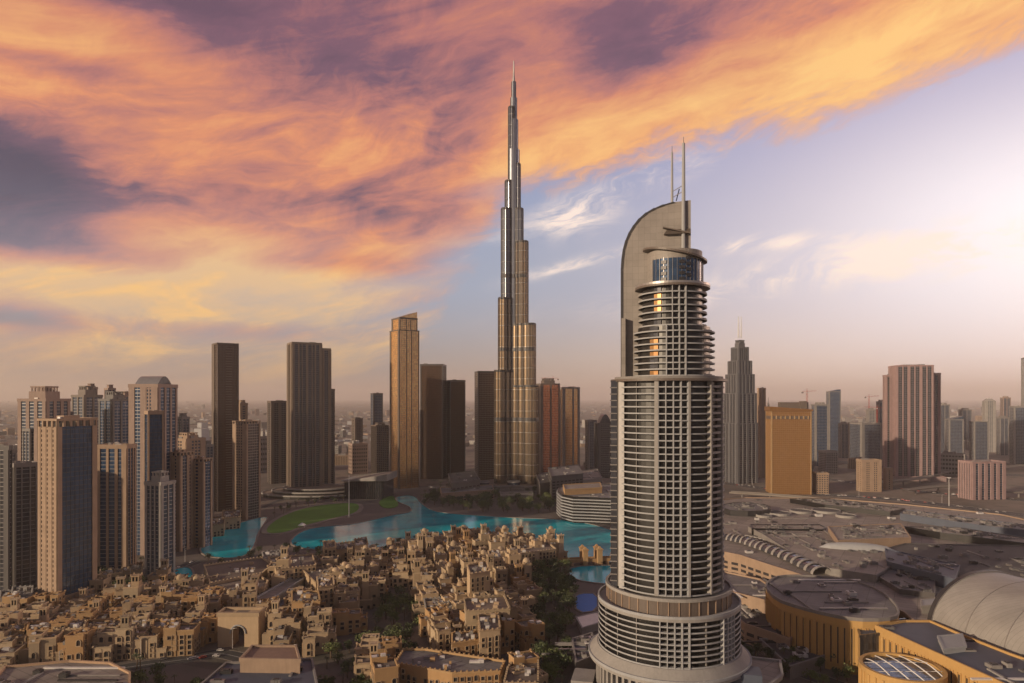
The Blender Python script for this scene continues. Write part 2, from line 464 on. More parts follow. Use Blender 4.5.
# ================================================================== towers
def face_items(w, spec):
    """'P1 G4 W3' -> [(kind, x0, x1)] across a face of width w"""
    it = []; tot = 0
    for s_ in spec.split():
        k, n = s_[0], float(s_[1:] or 1); it.append((k, n)); tot += n
    x = -w / 2; out = []
    for k, n in it:
        out.append((k, x, x + w * n / tot)); x += w * n / tot
    return out
def put(mb, face, half, x0, x1, proud, z0, z1, m, back=0.0):
    """a box lying on one of the four faces: 0 = -y, 1 = +x, 2 = +y, 3 = -x; half = (a/2, b/2)"""
    A, Bh = half
    if face == 0: mb.box(x0, x1, -Bh - proud, -Bh + back + 0.01, z0, z1, m)
    elif face == 2: mb.box(-x1, -x0, Bh - back - 0.01, Bh + proud, z0, z1, m)
    elif face == 1: mb.box(A - back - 0.01, A + proud, x0, x1, z0, z1, m)
    else: mb.box(-A - proud, -A + back + 0.01, -x1, -x0, z0, z1, m)
def facade(wall, fr, a, b, z0, z1, spec_f, spec_s, ms, mf, fl=3.7):
    half = (a / 2, b / 2)
    for face in range(4):
        w = a if face in (0, 2) else b
        for k, x0, x1 in face_items(w, spec_f if face in (0, 2) else spec_s):
            if k == 'P': put(wall, face, half, x0, x1, 0.7, z0, z1, ms)
            elif k == 'Q': put(wall, face, half, x0, x1, 1.6, z0, z1, ms)
            elif k == 'G':
                z = z0 + fl
                while z < z1: put(fr, face, half, x0, x1, 0.12, z - 0.22, z + 0.22, mf); z += fl
                n = max(1, int((x1 - x0) / 3.2))
                for i in range(1, n): put(fr, face, half, x0 + (x1 - x0) * i / n - 0.09, x0 + (x1 - x0) * i / n + 0.09, 0.2, z0, z1, mf)
            elif k == 'W':
                z = z0
                while z < z1 - 1: put(wall, face, half, x0, x1, 0.42, z, min(z + fl * 0.42, z1), ms); z += fl
                n = max(1, round((x1 - x0) / 4.2))
                for i in range(n + 1):
                    xc = x0 + (x1 - x0) * i / n
                    put(wall, face, half, max(x0, xc - 0.8), min(x1, xc + 0.8), 0.5, z0, z1, ms)
            elif k == 'B':
                z = z0 + fl
                while z < z1: put(wall, face, half, x0 + 0.1, x1 - 0.1, 1.5, z - 0.2, z + 0.85, ms); z += fl
            elif k == 'V':
                z = z0 + fl
                while z < z1: put(fr, face, half, x0, x1, 0.22, z - 0.3, z + 0.3, mf); z += fl
                n = max(2, round((x1 - x0) / 4.4))
                for i in range(n + 1):
                    xc = x0 + (x1 - x0) * i / n
                    put(wall, face, half, max(x0, xc - 0.45), min(x1, xc + 0.45), 1.3, z0, z1, ms)
def rect(a, b): return [(-a / 2, -b / 2), (a / 2, -b / 2), (a / 2, b / 2), (-a / 2, b / 2)]
def rooftop(mb, a, b, z, rnd, mm, md):
    """plant boxes, lift overruns and ducts on a roof"""
    for i in range(rnd.randint(3, 6)):
        w, d, h = rnd.uniform(.08, .25) * a, rnd.uniform(.08, .25) * b, rnd.uniform(1.2, 4)
        x, y = rnd.uniform(-.32, .32) * a, rnd.uniform(-.32, .32) * b
        mb.box(x - w / 2, x + w / 2, y - d / 2, y + d / 2, z + 0.01 * i, z + h, rnd.choice((mm, md)))
def crown_arcade(mb, a, b, z, h, m, n):
    half = (a / 2, b / 2)
    for face in range(4):
        w = a if face in (0, 2) else b
        k = max(2, round(w / n))
        for i in range(k + 1):
            xc = -w / 2 + w * i / k
            put(mb, face, half, max(-w / 2, xc - 0.9), min(w / 2, xc + 0.9), 0.6, z, z + h * 0.72, m, back=0.7)
        put(mb, face, half, -w / 2 - 0.7, w / 2 + 0.7, 0.9, z + h * 0.72, z + h, m, back=0.9)
TOWERS = []
def tower(name, label, px, yt, yb, spec_f='P1 G6 P1', spec_s=None, core='glass', wall='tan', frame='metal', ratio=1.0, crown='parapet', group=None,
          fl=3.7, podium=None, stages=None, cat='tower', seed=0, top=1.0):
    """px = (left, near corner, right) columns. stages: list of (fraction of the height where it ends, plan scale)"""
    c, a, b, th, D = fit(*px, yb, ratio)
    H = topz(yt, D)
    rnd = random.Random(hash(label) % 9999 if not seed else seed)
    t = thing(name, label, cat, (c.x, c.y, 0), th, group)
    g, w, f = MB(), MB(), MB()
    z = 0.0
    stages = stages or [(1.0, 1.0)]
    for fr_, sc in stages:
        z1 = H * fr_
        aa, bb = a * sc - 1.4, b * sc - 1.4
        g.prism(rect(aa, bb), z, z1, M[core], M['roofgrey'])
        facade(w, f, aa, bb, z, z1, spec_f, spec_s or spec_f, M[wall], M[frame], fl)
        if len(stages) > 1:
            w.ring(inset(rect(aa, bb), -0.75), inset(rect(aa, bb), 0.4), z1 - 0.8, z1 + 1.2, M[wall])
        z = z1
    aa, bb = a * stages[-1][1] - 1.4, b * stages[-1][1] - 1.4
    go = g.build('glazing', t); w.build('wall', t); f.build('mullion_grid', go)
    k = MB(); r = MB()
    if crown == 'parapet':
        k.ring(inset(rect(aa, bb), -0.78), inset(rect(aa, bb), 0.3), z - 1.5, z + 2.2, M[wall])
        rooftop(r, aa, bb, z, rnd, M['metal'], M['grey'])
    elif crown == 'arcade':
        crown_arcade(k, aa, bb, z, 9 * top, M[wall], 5.5)
        k.prism(rect(aa * .72, bb * .72), z, z + 6 * top, M['void'], M['roof'])
        r.prism(rect(aa * .4, bb * .4), z + 6 * top, z + 12 * top, M[wall], M['roof'])
        rooftop(r, aa * .7, bb * .7, z + 6 * top, rnd, M['wmetal'], M[wall])
    elif crown == 'step':
        k.ring(inset(rect(aa, bb), -0.78), inset(rect(aa, bb), 0.3), z - 1.5, z + 1.6, M[wall])
        k.prism(rect(aa * .6, bb * .6), z, z + 8 * top, M[wall], M['roofgrey'])
        crown_arcade(k, aa * .5, bb * .5, z + 8 * top, 5 * top, M[wall], 4)
        rooftop(r, aa * .95, bb * .95, z, rnd, M['metal'], M['grey'])
    elif crown == 'slant':
        k.prism(rect(aa, bb), z, lambda x, y: z + 2 + (x / aa + .5) * 14 * top, M[core], M[wall])
        facade(k, k, aa, bb, z, z + 2.2, 'P1', 'P1', M[wall], M[frame])
    elif crown == 'barrel':
        n = 10
        pts = [(-aa / 2 * .8 + aa * .8 * i / n, z + 9 * top * sin(pi * i / n)) for i in range(n + 1)]
        for i in range(n):
            (x0, z0_), (x1, z1_) = pts[i], pts[i + 1]
            k.face([(x0, -bb * .4, z0_), (x1, -bb * .4, z1_), (x1, bb * .4, z1_), (x0, bb * .4, z0_)], M['metal'])
        k.face([(x, -bb * .4, zz) for x, zz in pts], M['glassd']); k.face([(x, bb * .4, zz) for x, zz in reversed(pts)], M['glassd'])
        k.ring(inset(rect(aa, bb), -0.78), inset(rect(aa, bb), 0.3), z - 1.5, z + 2.2, M[wall])
    elif crown == 'pyramid':
        k.prism(rect(aa, bb), z, z + 12 * top, M[wall], M['roofgrey'], scale=0.45)
        k.tube((0, 0, z + 12 * top), (0, 0, z + 24 * top), 0.5, 0.15, M['metal'])
    ko = k.build('crown', t); r.build('roof_plant', ko or t)
    if podium:
        p = MB(); s_, hp = podium
        p.prism(rect(a * s_, b * s_), 0, hp, M['grey'], M['roof'])
        facade(p, p, a * s_, b * s_, 0, hp, 'W1', 'W1', M[wall], M[frame], 4.2)
        p.ring(inset(rect(a * s_, b * s_), -0.8), inset(rect(a * s_, b * s_), .5), hp - .4, hp + 1.3, M[wall])
        p.build('podium', t)
    TOWERS.append((t, c, max(a, b) * (podium[0] if podium else 1), H))
    return t, a, b, H, D

# ================================================================== ground, water, roads
def sheet(name, poly, z, m, kind='structure'):
    mb = MB(); mb.face([(x, y, z) for x, y in poly], m)
    return struct(mb.build(name), kind)
def groundmat():
    m, nt, b = principled('sandy_city_ground', (0.13, 0.10, 0.08), 0.95)
    X.nt = nt
    tc = nt.nodes.new('ShaderNodeTexCoord'); v = tc.outputs['Object']
    n1 = fbm(v, 0.004, 6, 0.6); n2 = fbm(v, 0.03, 5, 0.65)
    vo = nt.nodes.new('ShaderNodeTexVoronoi'); nt.links.new(v, vo.inputs['Vector']); vo.inputs['Scale'].default_value = 0.035
    c = mixc(smooth(n1, 0.35, 0.65), (0.075, 0.062, 0.055), (0.17, 0.13, 0.10))
    c = mixc(smooth(n2, 0.5, 0.62) * 0.6, c, (0.05, 0.052, 0.035))
    c = mixc(X.m('FRACT', X(vo.outputs['Color']) * 5.0) * 0.35, c, (0.22, 0.18, 0.15))
    nt.links.new(c, b.inputs['Base Color'])
    return m
R_ = 60000
g = MB(); g.face([(-R_, -2000, 0), (R_, -2000, 0), (R_, R_, 0), (-R_, R_, 0)], groundmat())
struct(g.build('ground'))
def watermat():
    m, nt, b = principled('turquoise_water', (0.0, 0.26, 0.30), 0.10)
    X.nt = nt
    tc = nt.nodes.new('ShaderNodeTexCoord'); v = tc.outputs['Object']
    n1 = fbm(v, 0.012, 4, 0.6); n2 = fbm(v, 0.09, 5, 0.6)
    c = mixc(smooth(n1, 0.40, 0.60), (0.0, 0.46, 0.55), (0.0, 0.25, 0.33))
    c = mixc(smooth(n2, 0.52, 0.68) * 0.4, c, (0.03, 0.42, 0.46))
    nt.links.new(c, b.inputs['Base Color'])
    b.inputs['Specular IOR Level'].default_value = 0.12
    bp = nt.nodes.new('ShaderNodeBump'); bp.inputs['Strength'].default_value = 0.25; bp.inputs['Distance'].default_value = 0.3
    n3 = fbm(v, 0.5, 4, 0.6); nt.links.new(n3.v, bp.inputs['Height']); nt.links.new(bp.outputs[0], b.inputs['Normal'])
    return m
WATER = watermat()
PAVE = stone('promenade_paving', (0.12, 0.10, 0.088), 0.25, 0.85, 0.05, streak=False)
GRASS = stone('lawn_green', (0.09, 0.22, 0.02), 0.3, 0.95, 0.05, streak=False)
ASPH = stone('asphalt', (0.052, 0.050, 0.050), 0.25, 0.9, 0.06, streak=False)
LIGHTP = stone('pale_paving', (0.21, 0.185, 0.16), 0.2, 0.85, 0.05, streak=False)
LAKE_L = [(198, 556), (205, 541), (222, 530), (240, 523), (258, 518), (269, 516.5), (264, 524), (257, 534), (254, 548), (240, 560)]
LAKE_M = [(285, 548), (300, 531), (325, 526.5), (350, 525), (372, 520.5), (392, 515.5), (412, 512.6), (411, 507), (399, 503), (394, 498), (404, 495.3), (415, 496), (420, 503), (431, 511), (450, 514), (480, 516), (520, 518.5),
          (560, 519.5), (590, 524), (614, 531), (640, 545), (640, 566), (600, 562), (556, 559), (545, 552), (520, 545), (480, 540), (440, 540), (400, 545), (350, 552)]
LAKE_P = [(566, 566), (640, 566), (640, 588), (600, 584), (572, 580)]
LAKE_S = [(150, 580), (172, 570), (192, 566), (194, 586), (175, 592)]
sheet('promenade', GP([(60, 640), (120, 585), (200, 528), (262, 508), (320, 492), (420, 487), (620, 490), (640, 600), (560, 600), (300, 600)]), 0.004, PAVE)
for p in (LAKE_L, LAKE_M, LAKE_P, LAKE_S): sheet('lake_water', chaikin(GP(p), 2), 0.30, WATER)
for p in (LAKE_L, LAKE_M, LAKE_P, LAKE_S):
    q = chaikin(GP(p), 2); e = MB(); e.ring(inset(q, -1.6), inset(q, 0.2), 0.0, 0.9, LIGHTP); struct(e.build('quay_kerb'))
# the park island with its ring path
isl = chaikin(GP([(266, 534), (268, 526), (285, 515), (310, 507), (340, 503.5), (357, 503.5), (360, 508), (354, 514), (330, 519), (300, 527), (285, 533)]), 2)
struct(tag((lambda mb: (mb.prism(isl, 0, 0.75, GRASS), mb.build('park_lawn'))[1])(MB())))
e = MB(); e.ring(inset(isl, -6.5), inset(isl, 0.0), 0.0, 0.60, LIGHTP); struct(e.build('park_path'))
l2 = chaikin(GP([(378, 504), (382, 499), (392, 495.5), (397, 500), (399, 507), (385, 509)]), 2)
mb = MB(); mb.prism(l2, 0, 0.75, GRASS); struct(mb.build('park_lawn'))
# roads: ribbons along ground points, with kerbs and lane marks
MARK = plain('road_paint', (0.62, 0.60, 0.56), 0.6)
def road(pts, w, z=0.012, m=None, marks=True, name='road', h=0.0, curb=True):
    P = [Vector(G(x, y, h)) for x, y in pts]
    # refine with Catmull-Rom
    Q = []
    for i in range(len(P) - 1):
        p0, p1, p2, p3 = P[max(0, i - 1)], P[i], P[i + 1], P[min(len(P) - 1, i + 2)]
        for s_ in range(8):
            t = s_ / 8
            Q.append(0.5 * ((2 * p1) + (p2 - p0) * t + (2 * p0 - 5 * p1 + 4 * p2 - p3) * t * t + (3 * p1 - p0 - 3 * p2 + p3) * t ** 3))
    Q.append(P[-1])
    L, R = [], []
    for i, q in enumerate(Q):
        d = (Q[min(i + 1, len(Q) - 1)] - Q[max(i - 1, 0)]).normalized(); n = Vector((-d.y, d.x))
        L.append(q + n * w / 2); R.append(q - n * w / 2)
    mb = MB(); zz = h + z
    for i in range(len(Q) - 1):
        if h < 1: mb.face([(*R[i], zz), (*R[i + 1], zz), (*L[i + 1], zz), (*L[i], zz)], m or ASPH)
        else:
            for a, b_, c_, d_ in (((*R[i], zz), (*R[i + 1], zz), (*L[i + 1], zz), (*L[i], zz)), ((*L[i], zz - 1.4), (*L[i + 1], zz - 1.4), (*R[i + 1], zz - 1.4), (*R[i], zz - 1.4)),
                                  ((*R[i], zz - 1.4), (*R[i + 1], zz - 1.4), (*R[i + 1], zz), (*R[i], zz)), ((*L[i + 1], zz - 1.4), (*L[i], zz - 1.4), (*L[i], zz), (*L[i + 1], zz))):
                mb.face([a, b_, c_, d_], m or ASPH)
    o = mb.build(name); struct(o)
    if curb:
        k = MB()
        for A, sgn in ((L, 1), (R, -1)):
            A2 = []
            for i, q in enumerate(A):
                d = (Q[min(i + 1, len(Q) - 1)] - Q[max(i - 1, 0)]).normalized(); A2.append(q + Vector((-d.y, d.x)) * 0.45 * sgn)
            k.ring([tuple(q) for q in A2], [tuple(q) for q in A], h + z - 0.02, h + (0.14 if h < 1 else 1.1), LIGHTP, closed=False)
        k.build('road_kerb', o)
    if marks:
        k = MB()
        for off in ((0,) if w < 16 else (-w / 4, 0, w / 4)):
            for i in range(0, len(Q) - 1, 2 if off else 1):
                d = (Q[i + 1] - Q[i]); n = Vector((-d.y, d.x)).normalized()
                a, b_ = Q[i] + n * off, Q[i + 1] + n * off
                k.face([(*(a - n * .15), zz + .004), (*(b_ - n * .15), zz + .004), (*(b_ + n * .15), zz + .004), (*(a + n * .15), zz + .004)], MARK)
        k.build('road_marking', o)
    return Q
ROADS = []
ROADS.append(road([(-60, 618), (0, 612), (45, 604), (110, 592), (165, 574), (200, 560)], 15))
ROADS.append(road([(538, 590), (532, 620), (536, 660), (545, 700)], 9, marks=False))
ROADS.append(road([(-20, 700), (60, 678), (180, 660), (230, 655), (330, 690)], 13))
ROADS.append(road([(215, 505), (262, 492), (340, 489), (430, 487), (545, 493), (640, 492)], 18))
ROADS.append(road([(725, 483), (800, 493), (900, 500), (1060, 520)], 34))
ROADS.append(road([(820, 478), (900, 489), (980, 497), (1080, 504)], 30, z=0.02))
ROADS.append(road([(700, 452), (800, 458), (920, 470), (1080, 478)], 60, z=0.016))
ROADS.append(road([(735, 640), (760, 660), (800, 672), (850, 690)], 14, marks=False))
ROADS.append(road([(262, 508), (285, 499), (325, 494), (350, 491), (400, 491)], 10, z=0.02, marks=False))

# ================================================================== the tallest tower
def scallop(cx, cy, ux, uy, L, w, n_side=3, amp=1.0):
    """plan of one wing segment: a rounded bar from the core to its nose, with bulging bays"""
    pts = []; r = w / 2
    vx, vy = -uy, ux
    for s_, sg in ((-1, 1),):
        N = n_side * 6
        for i in range(N):
            t = i / N; b = abs(sin(pi * t * n_side)) * amp
            pts.append((cx + ux * (t * (L - r)) - vx * (r + b), cy + uy * (t * (L - r)) - vy * (r + b)))
        for i in range(13):
            a = -pi / 2 + pi * i / 12; rr = r + abs(sin(a * 3)) * amp * .8
            pts.append((cx + ux * (L - r + rr * cos(a)) + vx * rr * sin(a), cy + uy * (L - r + rr * cos(a)) + vy * rr * sin(a)))
        for i in range(N):
            t = 1 - (i + 1) / N; b = abs(sin(pi * t * n_side)) * amp
            pts.append((cx + ux * (t * (L - r)) + vx * (r + b), cy + uy * (t * (L - r)) + vy * (r + b)))
    return pts
def ribs(mb, poly, z0, z1, m, step=1, r=0.22, out=0.35):
    n = len(poly)
    for i in range(0, n, step):
        p0, p1, p2 = Vector(poly[i - 1]), Vector(poly[i]), Vector(poly[(i + 1) % n])
        d = (p2 - p0)
        if d.length < 1e-4: continue
        d.normalize(); nn = Vector((d.y, -d.x)); c = p1 + nn * out * .5
        q = [c - d * r - nn * out * .6, c + d * r - nn * out * .6, c + d * r + nn * out * .6, c - d * r + nn * out * .6]
        mb.prism(poly_ccw([tuple(v) for v in q]), z0, z1, m, bottom=False)
BD = depth(489.5); bx = (513.8 - 512) / FPX * BD; BS = BD / FPX
t = thing('supertall_tower', 'tallest tower of all, a stepped silver and gold spire rising from bundled round shafts', 'skyscraper', (bx, BD + 30, 0))
STEEL = M['steel']
def wing_dir(deg): return (sin(radians(deg)), -cos(radians(deg)))      # degrees from 'towards the camera', + is to the right
wings = {'a': wing_dir(-66), 'b': wing_dir(60), 'c': wing_dir(178)}
BDc = BD + 30; SC = BDc / FPX
def ext(px): return abs(px - 513.8) * SC
def bz(py): return topz(py, BDc)
tiers = {'b': [(150, 518.3), (165, 520.3), (210, 523), (243, 527.8), (325, 535), (386, 537.4)],
         'a': [(108, 508.3), (182, 505), (210, 501.3), (299, 498.5), (371, 494.6)],
         'c': [(130, 519), (195, 523), (230, 530), (275, 534), (345, 540), (420, 548)]}
RIB = MB(); BAND = MB(); BANDS = {}
for wk, lst in tiers.items():
    u = wings[wk]
    for j, (py, px) in enumerate(lst):
        L = ext(px) / max(0.35, abs(u[0])) if wk != 'c' else ext(px) * 1.1
        w = 8.5 + j * 2.1
        L = max(L - 1.6, w * .55)
        H = bz(py)
        pl = poly_ccw(scallop(0, 0, u[0], u[1], L, w, 2 + (j > 2), 1.5))
        mb = MB(); mb.prism(pl, 0, H, M['steelb'] if H > 470 else STEEL, M['dmetal'])
        mb.ring(inset(pl, -0.1), inset(pl, 0.6), H - 2.5, H + 1.5, M['dmetal'])
        mb.build('wing_shaft', t)
        ribs(RIB, pl, 0, H, M['dmetal'], 1, .2, .5)
        for zb in (bz(211), bz(277), bz(350), bz(419)):
            if zb < H - 8: BANDS.setdefault(zb, MB()).ring(inset(pl, -0.75), inset(pl, 0.3), zb - 3.2, zb + 3.2, M['dmetal'])
        z = 24
        while z < H - 3:
            BAND.ring(inset(pl, -0.28), inset(pl, 0.3), z, z + 0.8, M['metal']); z += 19.5
def ngon(r, n=16, ph=0, cx=0, cy=0): return [(cx + r * cos(2 * pi * i / n + ph), cy + r * sin(2 * pi * i / n + ph)) for i in range(n)]
mb = MB()
core = [(150, 10.5), (120, 8.0), (98, 6.0), (82, 4.2)]
z0 = 0
for py, r in core:
    mb.prism(ngon(r), z0, bz(py), M['steelb'], M['dmetal']); ribs(RIB, ngon(r), z0 if z0 else bz(210), bz(py), M['dmetal'], 1, .14, .3); z0 = bz(py) - 1
mb.build('core_shaft', t)
RIB.build('vertical_fin', t); BAND.build('floor_ring', t)
for _b in BANDS.values(): _b.build('mechanical_band', t)
mb = MB(); mb.tube((0, 0, z0), (0, 0, bz(74)), 3.0, 1.5, M['metal'], 10); mb.tube((0, 0, bz(74)), (0, 0, bz(61)), 1.7, 1.1, M['metal'], 8); mb.build('spire', t)
mb = MB(); pl = chaikin(poly_ccw([(-85, -40), (-30, -62), (0, -45), (30, -62), (85, -45), (60, 20), (0, 80), (-60, 20)]), 1)
mb.prism(pl, 0, 9, M['grey'], M['roof']); mb.ring(inset(pl, -1), inset(pl, .5), 8.4, 10.2, M['pale']); mb.ring(inset(pl, -.6), inset(pl, .3), 3.6, 4.6, M['pale'])
for x, y in ((-55, -40), (55, -42), (0, -35)): mb.prism(ngon(11, 20, 0, x, y), 0, 15, M['glass'], M['roofgrey']); mb.ring(ngon(11.8, 20, 0, x, y), ngon(10.5, 20, 0, x, y), 14, 16, M['pale'])
mb.build('podium', t)

# ================================================================== the crescent hotel tower
AD = 375.0; AS = AD / FPX; acx = (668 - 512) * AS
ADDR = thing('hotel_tower', 'white balconied round hotel tower with a curved sail blade and two masts on top', 'skyscraper', (acx, AD, 0), -atan2(acx, AD))
def ax(px): return (px - 668) * AS
def azz(py): return topz(py, AD)
WH, PK = M['white'], M['pale']
CR = M['white']
def arc(r, a0, a1, n, cx=0, cy=0, ry=None):
    """arc points, angle measured from the viewer-facing direction (-y), + to +x"""
    ry = ry or r
    return [(cx + r * sin(radians(a0 + (a1 - a0) * i / n)), cy - ry * cos(radians(a0 + (a1 - a0) * i / n))) for i in range(n + 1)]
def arcband(mb, r0, r1, a0, a1, z0, z1, m, cx=0, cy=0):
    n = max(2, int(abs(a1 - a0) / 6))
    o, i = arc(r1, a0, a1, n, cx, cy), arc(r0, a0, a1, n, cx, cy)
    mb.ring(o, i, z0, z1, m, closed=False)
def stage(r, z0, z1, fl, zones, cx=0, cy=0, corem='void', full=True):
    """one round stage: dark core and white slabs, grids and piers in the given angle zones"""
    core, slab, grid, glz, deck = MB(), MB(), MB(), MB(), MB()
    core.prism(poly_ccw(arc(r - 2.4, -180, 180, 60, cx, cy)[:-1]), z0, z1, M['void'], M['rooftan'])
    nf = max(1, round((z1 - z0) / fl)); fl = (z1 - z0) / nf
    for kind, a0, a1 in zones:
        for k in range(nf):
            z = z0 + k * fl
            if kind == 'B':
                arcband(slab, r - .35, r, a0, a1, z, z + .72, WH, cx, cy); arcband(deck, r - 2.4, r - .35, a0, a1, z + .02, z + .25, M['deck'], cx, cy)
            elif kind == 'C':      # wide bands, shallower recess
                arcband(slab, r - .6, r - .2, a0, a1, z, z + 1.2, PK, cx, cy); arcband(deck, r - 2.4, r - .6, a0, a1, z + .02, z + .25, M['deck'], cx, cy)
            elif kind == 'M':
                arcband(grid, r - 2.1, r + .25, a0, a1, z, z + 0.62, WH, cx, cy)
            elif kind == 'K':
                arcband(glz, r - 2.5, r - 1.6, a0, a1, z + 0.02, z + fl - .5, M['gold' if (k * 7 + int(r)) % 5 not in (0, 3) else 'glassd'], cx, cy); arcband(slab, r - .35, r, a0, a1, z, z + .7, WH, cx, cy)  # gold panes stand in for warm reflections among the balconies
            elif kind == 'G':
                arcband(glz, r - 2.5, r - 1.1, a0, a1, z + 0.02, z + fl - .5, M['glassd'], cx, cy)
                arcband(slab, r - 2.5, r - .9, a0, a1, z + fl - .48, z + fl - .02, M['metal'], cx, cy)
        if kind == 'M':
            n = max(2, round(radians(a1 - a0) * r / 3.7))
            for i in range(n + 1):
                a = a0 + (a1 - a0) * i / n; da = 0.5 * 30 / r
                arcband(grid, r - 2.2, r + .4, a - da, a + da, z0, z1, WH, cx, cy)
        if kind in 'BC':
            n = max(1, round(radians(a1 - a0) * r / 13))
            for i in range(1, n):
                a = a0 + (a1 - a0) * i / n
                arcband(deck, r - 2.4, r - 1.5, a - .4, a + .4, z0, z1, M['grey'], cx, cy)
        if kind == 'P':
            arcband(grid, r - 2.4, r + .5, a0, a1, z0, z1, PK, cx, cy)
        if grid.f: grid.build('window_grid' if kind == 'M' else 'pier', ADDR); grid = MB()
    core.build('room_glazing', ADDR); slab.build('balcony_railing', ADDR); deck.build('balcony_deck', ADDR); glz.build('curtain_wall', ADDR)
zc, zs = azz(597.5), azz(382)
DR = 38.0
# drum at the foot, eight ring floors
stage(DR, 31, zc - 1.5, 3.0, [('B', -180, -6), ('M', -6, 16), ('B', 16, 46), ('M', 46, 60), ('B', 60, 180)])
mb = MB(); q = poly_ccw(arc(DR + .2, -180, 180, 72)[:-1]); mb.prism(q, zc - 1.5, zc, M['pale'], M['pale']); mb.ring(q, inset(q, .8), zc, zc + 1.3, WH)
mb.build('drum_roof', ADDR)
mb = MB(); q = poly_ccw(arc(33.2, -180, 180, 72)[:-1]); mb.prism(q, zc, zc + 7.5, M['brown'], M['pale'])
mb.ring(inset(q, -.8), inset(q, .6), zc + 7.2, zc + 8.8, M['pale'])
for i in range(40): arcband(mb, 33.0, 33.6, i * 9, i * 9 + .8, zc + .1, zc + 7.1, M['tan'])
mb.build('collar', ADDR)
# shaft
RS = 29.6
stage(RS, zc + 8.8, zs, 3.45, [('P', -62, -58), ('B', -57, -13), ('P', -13, -9.5), ('M', -9.5, 20), ('P', 20, 22), ('B', 22, 46), ('P', 46, 48), ('C', 48, 68), ('P', 68, 70), ('B', 70, 100), ('C', 100, 180), ('C', -180, -100), ('B', -100, -62)])
mb = MB(); q = poly_ccw(arc(RS + 1.6, -180, 180, 72)[:-1]); mb.prism(q, zs, zs + 1.3, M['brown'], M['rooftan']); mb.prism(inset(q, 2.2), zs + 1.3, zs + 2.6, M['grey'], M['rooftan'])
mb.build('ledge', ADDR)
# tier two
cx2 = ax(673.5); R2 = 21.6
z2 = azz(329)
stage(R2, zs + 2.6, z2, 3.45, [('B', -80, -38), ('K', -38, -24), ('B', -24, -10), ('M', -10, 16), ('B', 16, 44), ('C', 44, 66), ('B', 66, 110), ('C', 110, 280)], cx2, -2)
R3 = 18.4; cx3 = ax(672); z3 = azz(291)
stage(R3, z2, z3, 3.5, [('B', -60, -34), ('K', -34, -20), ('B', -20, 0), ('M', 0, 22), ('B', 22, 60), ('C', 60, 84), ('B', 84, 120), ('C', 120, 300)], cx3, -2)
mb = MB(); q = poly_ccw(arc(R3 + 1.6, -180, 180, 60, cx3, -2)[:-1]); mb.prism(q, z3, z3 + 1.1, M['brown'], M['rooftan']); mb.ring(q, inset(q, .3), z3 + 1.1, z3 + 2.2, M['metal']); mb.build('ledge', ADDR)
# glass lounge storey with its tilted brim
R4 = 14.5; cx4 = ax(674.5); z4 = azz(262)
mb = MB(); q = poly_ccw(arc(R4, -180, 180, 48, cx4, -2)[:-1]); mb.prism(q, z3 + 1.1, z4 + 4, M['blade'], M['rooftan']); mb.build('lounge_wall', ADDR)
mb = MB(); arcband(mb, R4 + .05, R4 + .35, -52, 95, z3 + 3, z4 - 1, M['glassb'], cx4, -2)
for a in range(-50, 96, 9): arcband(mb, R4 + .36, R4 + .6, a, a + .7, z3 + 2.5, z4 - .5, M['metal'], cx4, -2)
for a, zz0 in ((8, z3 + 3), (22, z3 + 5), (-28, z3 + 3)):
    for k in range(4): arcband(mb, R4 + .4, R4 + .9, a, a + 11, zz0 + k * 3, zz0 + k * 3 + 1.7, M['dmetal'], cx4, -2)
mb.build('lounge_glazing', ADDR)
mb = MB(); n = 48; qo = arc(R4 + 2.6, -180, 180, n, cx4, -2)[:-1]; k0 = len(qo)
def tz(x): return z4 + 5.2 - (x - cx4 + R4) * 0.22
top = [(x, y, tz(x) + 1.0) for x, y in qo]; bot = [(x, y, tz(x)) for x, y in qo]
mb.face(top, M['brown']); mb.face(list(reversed(bot)), M['brown'])
for i in range(k0):
    j = (i + 1) % k0; mb.face([bot[i], bot[j], top[j], top[i]], M['brown'])
mb.build('brim', ADDR)
# the sail blade
BP = [(ax(622), zs + 1), (ax(622), azz(268))]
for px, py in ((622.6, 258), (624, 248), (626.5, 239), (630, 231), (634.5, 224), (640, 217.5), (647, 212), (655, 208), (664, 205), (674, 203), (690, 202)): BP.append((ax(px), azz(py)))
BP += [(ax(690), zs + 1)]
def slabxz(mb, pts, y0, y1, mf, me):
    """outline in x-z, thickness along y"""
    f = [(x, y0, z) for x, z in pts]; b_ = [(x, y1, z) for x, z in pts]
    mb.face(list(reversed(f)), mf); mb.face(b_, mf)
    for i in range(len(pts)):
        j = (i + 1) % len(pts); mb.face([f[i], f[j], b_[j], b_[i]], me)
mb = MB(); slabxz(mb, BP, -1, 9, M['blade'], M['blade']); mb.build('sail_blade', ADDR)
